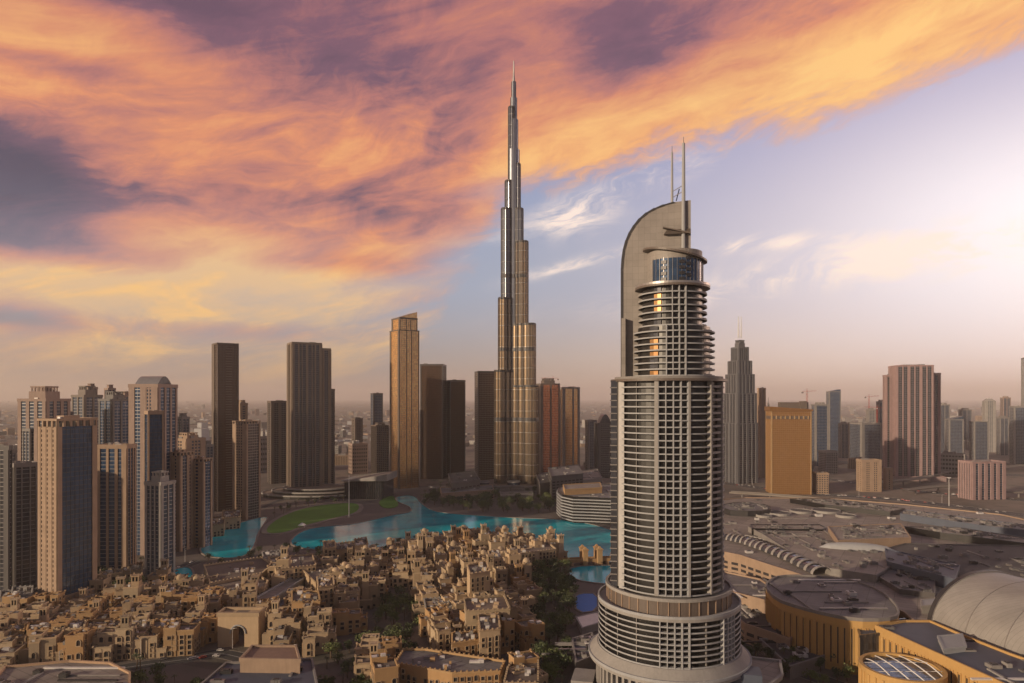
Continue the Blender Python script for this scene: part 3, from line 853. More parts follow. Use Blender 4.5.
# dark glazed rim strip that follows the curved edge
mb = MB(); edge = BP[:12]
for i in range(len(edge) - 1):
    (x0, z0_), (x1, z1_) = edge[i], edge[i + 1]
    mb.face([(x0 - .35, -.2, z0_), (x1 - .35, -.2, z1_ + .25), (x1 - .35, 8.2, z1_ + .25), (x0 - .35, 8.2, z0_)], M['glassb'])
    mb.face([(x0 - .35, -1.3, z0_), (x0 + .9, -1.3, z0_ - .3), (x1 + .9, -1.3, z1_ - .5), (x1 - .35, -1.3, z1_ + .25)], M['dmetal'])
    mb.face([(x0 - .35, -1.3, z0_), (x1 - .35, -1.3, z1_ + .25), (x1 - .35, -.2, z1_ + .25), (x0 - .35, -.2, z0_)], M['dmetal'])
mb.build('blade_rim', ADDR)
mb = MB()      # louvred eyebrow canopy near the top of the blade
for i in range(9):
    mb.box(ax(664) + i * .2, ax(690), -3.8 + i * .3, -1.0, azz(233) + (i - 4) * .35, azz(233) + (i - 4) * .35 + .18, M['brown'])
slabxz(mb, [(ax(663), azz(229)), (ax(690), azz(236.5)), (ax(690), azz(235)), (ax(663), azz(228))], -4.2, -1.02, M['brown'], M['brown'])
mb.build('louvre_canopy', ADDR)
# side pier with its dark slot, running down to the drum
mb = MB(); mb.box(ax(613.5), ax(619.6), -15, 9, zc, zs + .6, M['glassd'])
for i in range(int((zs - zc) / 3.45)): mb.box(ax(613.5) - .5, ax(619.6), -15.4, 8, zc + 1 + i * 3.45, zc + 1.5 + i * 3.45, M['grey'])
mb.box(ax(621.6), ax(626.5), -17, 9, zc, zs + .4, M['wmetal'])
mb.box(ax(619.4), ax(621.8), -13, 8, zc, zs, M['void'])
mb.build('side_pier', ADDR)
mb = MB(); mb.box(ax(622.5), ax(626.5), -5.2, -1, zs + 2, azz(318), M['blade'])
mb.build('blade_pilaster', ADDR)
for px, y0, y1, r in ((672, 204, 150, .75), (683, 252, 146, 1.15)):
    mb = MB(); mb.tube((ax(px), -2.3 if px > 680 else 4, azz(y0)), (ax(px), -2.3 if px > 680 else 4, azz(y1)), r, r * .7, M['white'], 10)
    mb.tube((ax(px), -2.3 if px > 680 else 4, azz(y1)), (ax(px), -2.3 if px > 680 else 4, azz(y1) + 3.5), .18, .1, M['dmetal'], 6)
    mb.build('mast', ADDR)
mb = MB()
for z in (azz(196), azz(190)): mb.tube((ax(672), 4, z), (ax(683), -2.3, z + 1.5), .22, .22, M['metal'], 6)
mb.tube((ax(676), 3, azz(200)), (ax(679), 1, azz(189)), .3, .3, M['glassb'], 6); mb.build('mast_brace', ADDR)
# skirt, canopy and porch around the foot
mb = MB(); q = poly_ccw(arc(DR + 5.0, -180, 180, 72)[:-1]); mb.prism(q, 24, 26.5, M['pale']); mb.prism(q, 26.5, 30.98, M['pale'], M['pale'], scale=.9); mb.ring(inset(q, -.5), inset(q, .3), 25.6, 27, WH)
mb.build('skirt', ADDR)
mb = MB(); q = poly_ccw(arc(DR - .6, -180, 180, 72)[:-1]); mb.prism(q, 0, 24, M['glassd'])
for i in range(60): arcband(mb, DR - .5, DR + 1.2, i * 6, i * 6 + 2.2, 0, 24, M['pale'])
mb.build('colonnade', ADDR)
mb = MB(); q = poly_ccw([(8, -46), (46, -30), (58, -8), (60, 12), (40, 14), (36, -10), (20, -32), (2, -38)])
mb.prism(q, 19, 21, M['pale'], M['rooftan']); mb.ring(inset(q, -.4), inset(q, 1), 20.8, 22, M['pale']); mb.box(30, 46, -24, -12, 21, 26, M['roofblue'])
for x, y in ((12, -43), (28, -37), (44, -28), (54, -8), (57, 10)): mb.tube((x, y, 0), (x, y, 19), .7, .7, M['pale'])
mb.build('porch_canopy', ADDR)
mb = MB(); mb.box(-52, -40, -12, 6, 0, 10, M['pale']); mb.box(-50, -42, -20, -12, 0, 6, M['white'])
for i in range(5): mb.box(-51 + i * 2.4, -50 + i * 2.4, -12.4, -12, 1, 8.6, M['win'])
mb.build('side_wing', ADDR)

# ================================================================== the other towers
T = tower
GL = 'residential towers by the lake'
T('apartment_tower', 'dark blue glass tower cropped by the frame edge, white concrete fins', (-26, 9, 13), 448, 600, 'P1 G5 P1', core='glassd', wall='dark')
T('apartment_tower', 'low dark tower with white vertical fins beside the broad sandstone tower', (9, 14, 38), 466, 592, 'P.6 G2 P.6 G3 P.6 G2 P.6', core='glassd', wall='grey', crown='parapet')
T('apartment_tower', 'tall sandstone framed tower with stepped top behind the broad glass fronted tower', (17, 46, 71), 400, 548, 'P1 G1.4 P1 G1.4 P1 G1.4 P1', core='glass', wall='pink', crown='step', top=1.2)
T('apartment_tower', 'pair of slim sandstone shafts around dark glass behind the broad tower', (45, 52, 72), 425, 560, 'P1 G1 P1', core='glassd', wall='pink')
T('apartment_tower', 'broad sandstone tower with dark blue glass front and open arcaded crown', (37, 57, 98), 427, 614, 'P1.1 G8 P1.3', 'P1 W1 P1.4 W1 P1.4 W1 P1', core='glassb', wall='tan', frame='dmetal', crown='arcade', ratio=1.5, podium=(1.25, 12), top=.7)
T('apartment_tower', 'sandstone tower with glass strip beside the broad arcaded tower', (96, 127, 137), 447, 578, 'P1 G2 P.8 G2 P1 G1.2 P1.6', core='glassb', wall='tan', crown='parapet', ratio=1.8)
T('apartment_tower', 'dark bluish tower with round drum top behind the sandstone towers', (71, 84, 103), 396, 530, 'P1 G3 P1 G3 P1', core='glass', wall='brown', crown='step')
T('apartment_tower', 'dark glass tower with thin pinkish piers next to the drum topped tower', (98, 112, 131), 400, 536, 'P1 G3 P1 G3 P1', core='glassb', wall='dark', crown='step', top=.8)
T('apartment_tower', 'tall sandstone tower with dark glass shafts and vaulted grey metal crown', (128, 158, 178), 386, 556, 'P1.2 G2 P1 G2 P1 G2 P1', 'P1 G1 P1 W1 P1', core='glassb', wall='pink', crown='barrel', top=1.2)
T('apartment_tower', 'blue glass slab with tan edge attached before the vaulted crown tower', (144, 148, 164), 413, 560, 'P.5 G6 P.5', core='glassb', wall='tan', frame='dmetal')
T('apartment_tower', 'short flat topped sandstone tower between taller dark towers', (171, 186, 206), 440, 540, 'P1 W2 P1', core='glass', wall='tan', crown='step', top=.6)
T('apartment_tower', 'sandstone tower with crenellated top nearest the water', (162, 180, 194), 456, 552, 'P1 G2 P1 W1 P1', core='glass', wall='tan', crown='arcade', top=.45)
T('apartment_tower', 'sandstone tower with blue glass corner beside the small lake basin', (190, 203, 213), 462, 548, 'P1 G3 P1', 'P1 W1 P1', core='glassb', wall='tan', crown='arcade', top=.4)
T('apartment_tower', 'pale glazed tower with slim tan ribs standing before the crenellated towers', (144, 161, 176), 484, 580, 'P1 G2 P.6 G2 P1', 'P.8 G1 P.5 G1 P.5 G1 P.8', core='glass', wall='pale', crown='step', top=.8)
T('residential_tower', 'tall slim dark tower with curved corner top standing by the lake', (211.5, 217, 239), 344, 512, 'P.4 G3 B2.4 G2.4 P.4', 'P1 G1', core='glassbr', wall='brown', frame='dmetal', crown='slant', top=-.25)
T('residential_tower', 'narrow stepped tower behind the slim curved dark tower', (236, 240, 248), 404, 500, 'P1 W2 P1', core='glassd', wall='tan', crown='step', top=.5)
T('residential_tower', 'tan and dark glass tower with crenellated top at the edge of the lake', (232, 246, 261), 424, 520, 'P.8 G5 P.8', 'P1 W2 P1', core='glassd', wall='tan', crown='arcade', top=.45)
T('residential_tower', 'dark twin finned tower with lit upper edge behind the park', (267, 271, 289), 402, 484, 'P1 G1.5 P1 G1.5 P1', core='glassd', wall='brown')
# the three-part striped tower
T('residential_tower', 'low dark shoulder block attached behind the striped tower', (322, 326, 335), 390, 486, 'P1 G3 P1', core='glassd', wall='dark')
T('residential_tower', 'rear shaft of the striped tower group, half hidden and slightly lower', (312, 316, 331), 349, 489, 'Q.6 G1 Q.4 G1 Q.6', core='glassd', wall='bronze', crown='parapet')
T('residential_tower', 'wide tower striped with brown vertical fins above a curved podium by the park', (287, 292, 322), 343, 495, 'Q.8 G1.3 Q.5 G.8 Q.3 G1.3 Q.8 G1.3 Q.3 G.8 Q.5 G1.3 Q.8', 'Q1 G1 Q.5 G1 Q1', core='glassd', wall='bronze', ratio=1.3, podium=(1.5, 7))
T('office_tower', 'small far dark tower with rounded top between the striped and golden towers', (351.5, 355, 363), 419, 470, 'P1 W2 P1', core='glassd', wall='brown', crown='step', top=.3)
T('office_tower', 'slim blue glass tower behind the wedge shaped hall', (370.5, 373, 383), 394, 468, 'P.4 G3 P.4', core='glassb', wall='dark', crown='parapet')
T('office_tower', 'brown tapered tower standing before the slim blue glass tower', (371, 376, 389), 426, 479, 'V1', core='glassd', wall='brown', crown='step', top=.5)
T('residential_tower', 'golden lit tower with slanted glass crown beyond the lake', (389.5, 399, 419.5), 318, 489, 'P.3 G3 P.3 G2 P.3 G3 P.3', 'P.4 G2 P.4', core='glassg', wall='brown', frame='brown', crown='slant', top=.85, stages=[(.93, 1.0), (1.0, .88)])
T('office_tower', 'dark brown slab tower beside the golden slanted one', (420, 443, 446.5), 365, 479, 'P.3 G6 P.3', core='glassbr', wall='dark', frame='dmetal')
T('office_tower', 'dark slab tower, lower of the two beside the golden slanted tower', (446, 450, 465.5), 381, 478, 'P.3 G6 P.3', core='glassbr', wall='dark', frame='dmetal', crown='parapet')
T('office_tower', 'dark square tower immediately beside the tallest spire', (474.5, 478, 498), 372, 480, 'P.3 G6 P.3', core='glassbr', wall='dark', crown='parapet')
T('residential_tower', 'tower with copper glowing glass and unfinished crown under a crane', (536, 541, 560), 384, 474, 'P.6 G2 P.5 G2 P.4', 'P1 W1 P1', core='copper', wall='brown', crown='step', top=1.0)  # glass gives no light; its orange reflection is painted as base colour
T('residential_tower', 'grey banded tower beside the copper glass tower', (557, 563, 580), 388, 471, 'P.6 G2 P.5 G1 P.6', core='glassg', wall='grey', crown='parapet')  # bronze core colour paints in the orange reflection on this tower
T('office_tower', 'small slab tower seen between the grey banded tower and the hotel', (585, 588, 597), 421, 470, 'P1 G3 P1', core='glass', wall='grey')
T('office_tower', 'dark tower with bullet shaped round top close behind the hotel', (594, 598, 614), 424, 478, 'P.5 V2 P.5', core='glassd', wall='dark', crown='barrel', top=2.2)
t5, a5, b5, H5, D5 = T('hotel_tower', 'stepped art deco grey tower with twin needles and sunlit edge', (722, 737, 758), 347, 484, 'Q.8 G1 Q.4 G1 Q.8 G1 Q.4 G1 Q.8', core='glassd', wall='slate', crown='step', top=1.2,
  stages=[(.44, 1.0), (.66, .94), (.80, .82), (.90, .68), (1.0, .5)])
mb = MB()
for s_ in (-1, 1): mb.tube((s_ * 3, 0, H5 + 20), (s_ * 3, 0, H5 + 62), 1.5, .6, M['wmetal'])
mb.build('needle', t5)
T('office_tower', 'thin concrete core tower between the art deco and golden block towers', (757, 760, 766), 389, 478, 'P1 W1 P1', core='grey', wall='tan', crown='parapet')
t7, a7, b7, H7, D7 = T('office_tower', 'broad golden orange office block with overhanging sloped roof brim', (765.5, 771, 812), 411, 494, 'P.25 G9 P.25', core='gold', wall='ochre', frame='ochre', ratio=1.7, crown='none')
mb = MB(); n = 8
mb.prism(rect(a7 - 1, b7 - 1), H7 - 14, H7 - 8.5, M['brown'])
for i in range(9): mb.box(-a7 / 2 + a7 * i / 9 + .2, -a7 / 2 + a7 * i / 9 + 2.4, -b7 / 2 - .75, -b7 / 2 - .1, H7 - 14, H7 - 8, M['ochre'])
mb.prism(rect(a7 + 3, b7 + 3), H7, lambda x, y: H7 + 7.5 - (x / a7 + .5) * 4.5, M['gold'], M['roof']); mb.build('crown', t7)
mb = MB(); mb.box(-a7 * .2, a7 * .5, b7 * .0, b7 * .4, H7 + 3, H7 + 15, M['brown']); mb.box(a7 * .3, a7 * .45, -b7 * .1, b7 * .2, H7 + 3, H7 + 17, M['brown']); mb.build('roof_plant', t7)
mb = MB(); mb.tube((-a7 * .45, b7 * .3, H7), (-a7 * .45, b7 * .3, H7 + 16), 3.0, .4, M['dmetal']); mb.tube((-a7 * .45, b7 * .3, H7 + 16), (-a7 * .45, b7 * .3, H7 + 24), .3, .1, M['dmetal']); mb.build('corner_spire', t7)
T('office_tower', 'short bluish tower just past the golden office block', (811, 815, 829), 405, 466, 'P.5 G3 P.5', core='glassb', wall='grey', crown='step', top=.5)
T('office_tower', 'taller bluish tower with shaved corner past the golden office block', (826, 829, 841), 392, 455, 'P.3 G3 P.3', core='glassb', wall='grey', crown='slant', top=.4)
T('office_tower', 'wide dark block below a construction crane in the haze', (848, 862, 883), 424, 466, 'P.5 G3 P.5', core='glass', wall='grey', crown='parapet')
T('office_tower', 'unfinished blue core tower carrying a tower crane', (866, 868, 876), 410, 460, 'P.5 W2 P.5', core='glassb', wall='grey', crown='step', top=.4)
T('residential_tower', 'tall fluted pinkish tower of three bays rising alone in the haze', (888, 896, 934), 366, 480, 'P.5 G1 Q.3 G1 Q.7 G1 Q.3 G1 Q.7 G1 Q.3 G1 P.5', 'P1 V2 P1', core='glassd', wall='mauve', ratio=1.5, crown='step', top=.25, podium=(1.5, 8))
T('residential_tower', 'outer wing of the fluted pinkish tower, lower on its sunny side', (929, 932, 941), 374, 479, 'P1 G1 P1', core='glassd', wall='mauve')
T('residential_tower', 'narrow outer wing of the fluted pinkish tower on its shaded side', (882.5, 885, 892), 376, 478.5, 'P1 G1 P1', core='glassd', wall='mauve')
T('office_tower', 'hazy dark tower with slanted top past the fluted tower', (945, 949, 964), 420, 462, 'P.3 G3 P.3', core='glass', wall='grey', crown='slant', top=.6)
T('office_tower', 'hazy dark tower, second past the fluted tower', (969, 974, 989), 422, 462, 'P.3 G3 P.3', core='glass', wall='grey', crown='slant', top=-.6)
T('office_tower', 'slender pale tower with domed top in the far haze', (982, 985, 996), 401, 452, 'P1 W2 P1', core='glass', wall='pale', crown='pyramid', top=.6)
T('office_tower', 'square hazy tower near the frame edge', (1009, 1014, 1031), 407, 464, 'P.3 G3 P.3', core='glass', wall='grey')
T('office_tower', 'tallest hazy tower cut by the frame edge', (1021, 1025, 1050), 358, 462, 'P.3 G3 P.3', core='glass', wall='grey')
for px_, yt_, yb_, lb_ in (((58, 63, 74), 413, 535, 'dark glass tower in the gap beside the stepped sandstone tower'), ((104, 108, 116), 389, 512, 'slim dark shaft rising between the drum topped cluster towers'), ((134, 139, 148), 402, 530, 'narrow dark glass tower touching the vaulted crown tower'), ((176, 182, 190), 418, 520, 'faint narrow tower directly behind the short flat topped one'), ((22, 30, 40), 430, 548, 'dark glass infill tower over the low dark finned tower'),
        ((202, 206, 214), 446, 528, 'slim glass tower beside the blue glass cornered tower'), ((84, 90, 98), 388, 515, 'thin pinkish lift tower topping the dark drum topped cluster'), ((117, 124, 134), 396, 520, 'square shouldered dark tower just behind the vaulted crown tower'), ((0, 6, 17), 452, 560, 'dark blue slab between the frame edge and the stepped sandstone tower'),
        ((838, 841, 849), 424, 458, 'faint slim tower between the shaved corner tower and the dark craned block'), ((936, 940, 950), 405, 452, 'faint tower peeping out behind the sunny wing of the fluted tower'), ((958, 962, 972), 410, 448, 'faint grey tower between the two slanted hazy towers'),
        ((996, 1000, 1009), 418, 455, 'pale stubby tower between the domed and the square hazy towers'), ((700, 706, 721), 430, 462, 'hazy block showing just beside the round hotel'), ((876, 879, 886), 402, 456, 'faint pinkish tower tucked behind the shaded wing of the fluted tower'), ((1000, 1003, 1011), 398, 446, 'farthest slim tower in the bright haze')):
    T('office_tower', lb_, px_, yt_, yb_, 'P.6 G2 P.6 G2 P.6', core='glass', wall='grey' if yt_ > 399 else 'pink', crown='step', top=.5)
T('hotel', 'wide grey hotel block with vertical ribs beside the highway', (958, 972, 1006), 463, 500, 'Q1 G1 Q1 G1 Q1 G1 Q1 G1 Q1 G1 Q1', core='glass', wall='mauve', ratio=2.0, crown='parapet')
T('apartment_block', 'tan low block with pale ribs before the dark hazy block', (856, 862, 882), 461, 492, 'P1 W1 P1 W1 P1', core='glassd', wall='tan', ratio=1.6)
T('apartment_block', 'slim tan block below the fluted tower', (883, 886, 893), 469, 490, 'P1 W1 P1', core='glassd', wall='tan')
T('apartment_block', 'tan flat roofed block beside the golden office block', (812, 816, 829), 474, 494, 'W1', core='glassd', wall='tan')
T('apartment_block', 'banded beige block behind the golden office block', (818, 826, 838), 452, 474, 'W1', core='glassd', wall='pale')

# cranes
def crane(px, py_top, yb, label, flip=1, jib=46, on=0.0):
    D = depth(yb); x = (px - 512) / FPX * D; H = topz(py_top, D)
    t = thing('tower_crane', label, 'crane', (x, D, 0), radians(20 * flip))
    mb = MB(); w = 1.1
    for sx in (-w, w):
        for sy in (-w, w): mb.tube((sx, sy, on), (sx, sy, H), .22, .22, M['red'], 4)
    z = on; k = 0
    while z < H - 3:
        mb.tube((-w, -w, z), (w, -w, z + 3), .13, .13, M['red'], 4); mb.tube((w, w, z), (-w, w, z + 3), .13, .13, M['red'], 4); z += 3
    mb.build('mast', t)
    mb = MB()
    for yy, zz in ((-.8, 0), (.8, 0), (0, 1.6)): mb.tube((-14 * flip, yy, H + zz), (jib * flip, yy, H + zz + 3), .2, .16, M['red'], 4)
    for i in range(int(jib / 4)): mb.tube((i * 4 * flip, -.8, H + i * .25), ((i * 4 + 2) * flip, 0, H + 1.6 + i * .25), .1, .1, M['red'], 4); mb.tube(((i * 4 + 2) * flip, 0, H + 1.6 + i * .25), ((i * 4 + 4) * flip, .8, H + i * .25), .1, .1, M['red'], 4)
    mb.build('jib', t)
    mb = MB(); mb.tube((0, 0, H), (0, 0, H + 8), .7, .2, M['red'], 4); mb.tube((0, 0, H + 8), (jib * .7 * flip, 0, H + 3.6), .08, .08, M['dmetal'], 4); mb.tube((0, 0, H + 8), (-13 * flip, 0, H + 1), .08, .08, M['dmetal'], 4); mb.build('tie_frame', t)
    mb = MB(); mb.box(-15 * flip, -11 * flip, -1, 1, H - 3, H, M['grey']); mb.build('counterweight', t)
    mb = MB(); mb.box(-1.2, 1.2, -2.6, -1.2, H - 2.5, H - .2, M['wmetal']); mb.build('cab', t)
crane(553, 379, 466, 'red tower crane over the copper glass tower', -1, 30)
crane(560, 388, 464, 'shorter crane jib crossing between the copper and grey towers', 1, 44)
crane(869, 397, 458, 'tower crane on the unfinished blue core in the haze', 1, 36)
crane(877, 408, 462, 'lower crane beside the unfinished blue core tower', -1, 30)
crane(807, 392, 470, 'white topped crane mast behind the golden office block', 1, 28)

# ================================================================== shopping mall and its roofs
def slab(name, label, pts, h, wall='tan', roof='rooftan', cat='building', par=1.2, slots=None, group=None, base=0.0, smooth_=0, clutter=0, seed=1, trim=None):
    P = GP(pts, h)
    if smooth_: P = chaikin(P, smooth_)
    cx = sum(p[0] for p in P) / len(P); cy = sum(p[1] for p in P) / len(P)
    P = [(x - cx, y - cy) for x, y in P]
    t = thing(name, label, cat, (cx, cy, 0), 0, group)
    w = MB(); w.prism(P, base, h - .6, M[wall]); w.build('wall', t)
    r = MB(); r.prism(inset(P, -.25), h - .59, h, M[roof]); r.build('roof', t)
    if par:
        k = MB(); k.ring(inset(P, -.45), inset(P, .7), h - .9, h + par, M[trim or wall]); k.build('parapet', t)
    if slots:
        kind, sp, z0, z1 = slots; s_ = MB()
        for i in range(len(P)):
            a, b = Vector(P[i]), Vector(P[(i + 1) % len(P)]); L = (b - a).length
            d = (b - a) / max(L, .01); nn = Vector((d.y, -d.x)); n = max(1, int(L / sp))
            for j in range(n):
                c = a + (b - a) * ((j + .5) / n); ww = min(sp * .21, L * .3)
                zz = [(z0, z1)] if kind == 'slot' else [(z, z + 2.2) for z in (z0 + q * 4.4 for q in range(int((z1 - z0) / 4.4)))]
                if kind != 'slot': ww = min(sp * .36, L * .45)
                for za, zb in zz:
                    q = [c - d * ww - nn * .2, c + d * ww - nn * .2, c + d * ww + nn * .12, c - d * ww + nn * .12]
                    s_.prism(poly_ccw([tuple(v) for v in q]), za, zb, M['win'])
                    for e_ in (-1, 1):
                        q = [c + d * (e_ * ww) - d * .25, c + d * (e_ * ww) + d * .25, c + d * (e_ * ww) + d * .25 + nn * .6, c + d * (e_ * ww) - d * .25 + nn * .6]
                        if kind == 'slot': s_.prism(poly_ccw([tuple(v) for v in q]), za - 1, zb + 1, M[wall])
        s_.build('window_slot' if kind == 'slot' else 'window_row', t)
    if clutter:
        rnd = random.Random(seed); xs = [p[0] for p in P]; ys = [p[1] for p in P]; u = MB(); n = 0; tries = 0
        while n < clutter and tries < 4000:
            tries += 1
            x, y = rnd.uniform(min(xs), max(xs)), rnd.uniform(min(ys), max(ys))
            if not inpoly(x, y, inset(P, 4)): continue
            a, b_, hh = rnd.uniform(1, 4), rnd.uniform(1, 3), rnd.uniform(.8, 2.6)
            kx = rnd.random()
            if kx < .2: a, b_, hh = rnd.uniform(10, 26), .7, .8
            elif kx < .3: a, b_, hh = .7, rnd.uniform(10, 26), .8
            u = MB(); mm = M[rnd.choice(('wmetal', 'metal', 'grey', 'roofgrey', 'pale', 'dmetal'))]; u.box(x - a, x + a, y - b_, y + b_, h, h + hh, mm)
            if kx > .3: u.box(x - a * .5, x + a * .5, y - b_ * .5, y + b_ * .5, h + hh, h + hh + .5, M['dmetal'])
            u.build('roof_duct' if kx < .3 else 'roof_unit', t); n += 1
    return t, P, (cx, cy)
H0 = 28
t, P, c0 = slab('mall_hall', 'vast low mall hall with tan and grey flat roofs beside the round hotel', [(700, 548), (740, 556), (770, 566), (815, 580), (860, 592), (905, 614), (940, 645), (1120, 700), (1120, 540), (1000, 515), (905, 505), (830, 499), (745, 498), (690, 503)], H0,
     'tan', 'rooftan', slots=('row', 9, 6, 24), clutter=100, seed=5)
def roofpart(name, pts, h, m, z0=H0, roof=None, parent=None, sm=0):
    P = GP(pts, h)
    if sm: P = chaikin(P, sm)
    P = [(x - c0[0], y - c0[1]) for x, y in P]
    mb = MB(); mb.prism(P, z0 + .01, h, M[m], M[roof or m]); mb.ring(inset(P, -.25), inset(P, .6), h - .3, h + .8, M[m]); ro = mb.build(name, t)
    rnd = random.Random(int(abs(P[0][0]) * 10)); xs = [p[0] for p in P]; ys = [p[1] for p in P]; u = MB(); n = 0; q = inset(P, 3); ar = (max(xs) - min(xs)) * (max(ys) - min(ys))
    for _ in range(2500):
        if n > min(60, ar / 200): break
        x, y = rnd.uniform(min(xs), max(xs)), rnd.uniform(min(ys), max(ys))
        if not inpoly(x, y, q): continue
        kx = rnd.random(); a, b, hh = rnd.uniform(.8, 3), rnd.uniform(.8, 2.5), rnd.uniform(.7, 2.4)
        if kx < .15: a, b, hh = rnd.uniform(8, 20), .5, .7
        elif kx < .3: a, b, hh = .5, rnd.uniform(8, 20), .7
        if not (inpoly(x - a, y - b, P) and inpoly(x + a, y + b, P)): continue
        u = MB(); u.box(x - a, x + a, y - b, y + b, h, h + hh, M[rnd.choice(('metal', 'grey', 'roofgrey', 'pale', 'dmetal', 'roofgrey'))])
        if kx > .3: u.box(x - a * .5, x + a * .5, y - b * .5, y + b * .5, h + hh, h + hh + .4, M['dmetal'])
        u.build('roof_duct' if kx < .3 else 'roof_unit', ro); n += 1
    return ro
roofpart('raised_roof', [(748, 527), (765, 536), (790, 552), (830, 569), (876, 576), (892, 566), (885, 552), (870, 545), (838, 541), (822, 529), (790, 526)], 33, 'grey', roof='rooftan')
roofpart('raised_roof', [(828, 527), (901, 524), (911, 538), (838, 541)], 38, 'tan', roof='rooftan')
roofpart('raised_roof', [(886, 549), (905, 544), (1120, 548), (1120, 590), (1010, 577), (965, 577), (930, 574)], 33, 'dark', roof='roofdark')
roofpart('raised_roof', [(885, 549), (960, 566), (955, 580), (887, 562)], 36, 'roofblue')
roofpart('raised_roof', [(885, 566), (935, 580), (935, 594), (900, 590), (880, 578)], 31, 'dark', roof='roofgrey')
roofpart('raised_roof', [(724, 503), (760, 503), (775, 509), (757, 512), (722, 510)], 34, 'dmetal', roof='roofgrey', sm=1)
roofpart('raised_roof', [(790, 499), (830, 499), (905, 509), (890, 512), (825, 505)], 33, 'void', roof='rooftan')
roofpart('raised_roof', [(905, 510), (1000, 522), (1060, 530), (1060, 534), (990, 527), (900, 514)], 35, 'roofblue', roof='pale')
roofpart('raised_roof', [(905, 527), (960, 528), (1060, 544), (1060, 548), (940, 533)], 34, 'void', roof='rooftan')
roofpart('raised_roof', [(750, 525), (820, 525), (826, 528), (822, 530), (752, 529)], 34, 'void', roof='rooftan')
for px, py, rx in ((779, 514.5, 11), (801, 512.5, 10), (826, 512, 13), (764, 517, 7), (846, 517, 9)):
    x, y = G(px, py, H0); r = rx / FPX * y; mb = MB()
    q = ngon(r, 20, 0, x - c0[0], y - c0[1]); mb.prism(q, H0 + .01, H0 + 2.2, M['dmetal'], M['roofdark']); mb.ring(inset(q, -.8), inset(q, .4), H0, H0 + 2.8, M['pale']); mb.build('roof_well', t)
x, y = G(857, 549, 33); mb = MB()
for i in range(12):
    a0, a1 = pi * i / 12, pi * (i + 1) / 12; L = 30
    for j in range(8):
        u0, u1 = -1 + j / 4, -1 + (j + 1) / 4
        def P_(u, a): r = 7 * sqrt(max(0, 1 - u * u)); return (x - c0[0] + u * L, y - c0[1] - u * 8 - r * cos(a), 33 + r * sin(a) * .8)
        mb.face([P_(u0, a0), P_(u1, a0), P_(u1, a1), P_(u0, a1)], M['white'])
mb.build('long_white_dome', t)
# the curved gallery of arched skylights along the hall's edge
cv = [G(px, py, 30) for px, py in ((722, 538), (740, 542), (760, 549), (785, 559), (812, 573))]
cvr = []
for i in range(len(cv) - 1):
    for k in range(4): cvr.append(Vector(cv[i]).lerp(Vector(cv[i + 1]), k / 4) - Vector(c0))
cvr.append(Vector(cv[-1]) - Vector(c0))
for i in range(len(cvr) - 1):
    a, b = cvr[i], cvr[i + 1]; d = (b - a).normalized(); n_ = Vector((-d.y, d.x))
    if n_.y < 0: n_ = -n_
    mb = MB(); g0, g1 = a.lerp(b, .12), a.lerp(b, .74); r0, r1 = a.lerp(b, .76), a.lerp(b, 1.10)
    W_, N = 15, 8
    for k in range(N):
        def Q(p, kk, dz=0): aa = pi * kk / N; return (*(p + n_ * (W_ / 2 - W_ / 2 * cos(aa))), H0 + 1 + (5.2 + dz) * sin(aa))
        mb.face([Q(g0, k), Q(g1, k), Q(g1, k + 1), Q(g0, k + 1)], M['glassd'])
        mb.face([Q(r0, k, .6), Q(r1, k, .6), Q(r1, k + 1, .6), Q(r0, k + 1, .6)], M['pale'])
    mb.build('skylight_arch', t)
for off, hh, mm in ((21, 1.4, 'pale'), (27, 1.2, 'dmetal'), (33, 1.6, 'pale'), (40, 1.0, 'roofdark'), (46, 1.5, 'pale'), (52, 1.1, 'dmetal')):
    oa, ib = [], []
    for i, p in enumerate(cvr):
        d = (cvr[min(i + 1, len(cvr) - 1)] - cvr[max(i - 1, 0)]).normalized(); n_ = Vector((-d.y, d.x))
        if n_.y < 0: n_ = -n_
        oa.append(tuple(p + n_ * off)); ib.append(tuple(p + n_ * (off + 1.6)))
    mb = MB(); mb.ring(oa, ib, H0 + .01, H0 + hh, M[mm], closed=False); mb.build('roof_rib', t)
# terraces stepping down beside the hotel
slab('mall_terrace', 'low dark roofed terrace wing between the round hotel and the mall', [(728, 598), (772, 612), (800, 632), (790, 640), (745, 625), (728, 612)], 12, 'tan', 'roofdark', slots=('row', 8, 1, 11), clutter=14, seed=3)
slab('mall_terrace', 'upper terrace wing with window rows against the mall hall', [(722, 572), (760, 580), (790, 600), (775, 604), (722, 590)], 21, 'tan', 'roofgrey', slots=('row', 8, 2, 19), clutter=10, seed=4)
slab('mall_rotunda', 'golden curved mall wing with vertical slots and dark faceted roof', [(765, 587), (770, 580.5), (780, 576.5), (806, 576), (832, 578.5), (858, 582), (880, 591), (896, 604), (900, 616), (886, 620), (855, 620), (828, 615), (800, 608), (776, 600)], 33,
     'mallwall', 'roofgrey', slots=('slot', 3.4, 5, 27), smooth_=1, clutter=16, seed=8, trim='grey')
slab('mall_wing', 'deep blue glazed link roof between the two golden mall wings', [(856, 624), (876, 622), (918, 618), (928, 624), (878, 634), (860, 636)], 27, 'glassd', 'roofblue', par=.6)
slab('mall_wing', 'long golden mall wing with slot windows running under the grey vault', [(876, 627), (997, 682), (1100, 735), (1110, 690), (1010, 655), (962, 636), (930, 622), (905, 622)], 30, 'mallwall', 'roofblue', slots=('slot', 4.6, 4, 25), clutter=10, seed=12)
x, y = G(902, 668, 25); r = 19.5
t = thing('mall_drum', 'golden round drum building with white trussed skylight at the bottom edge', 'building', (x, y, 0))
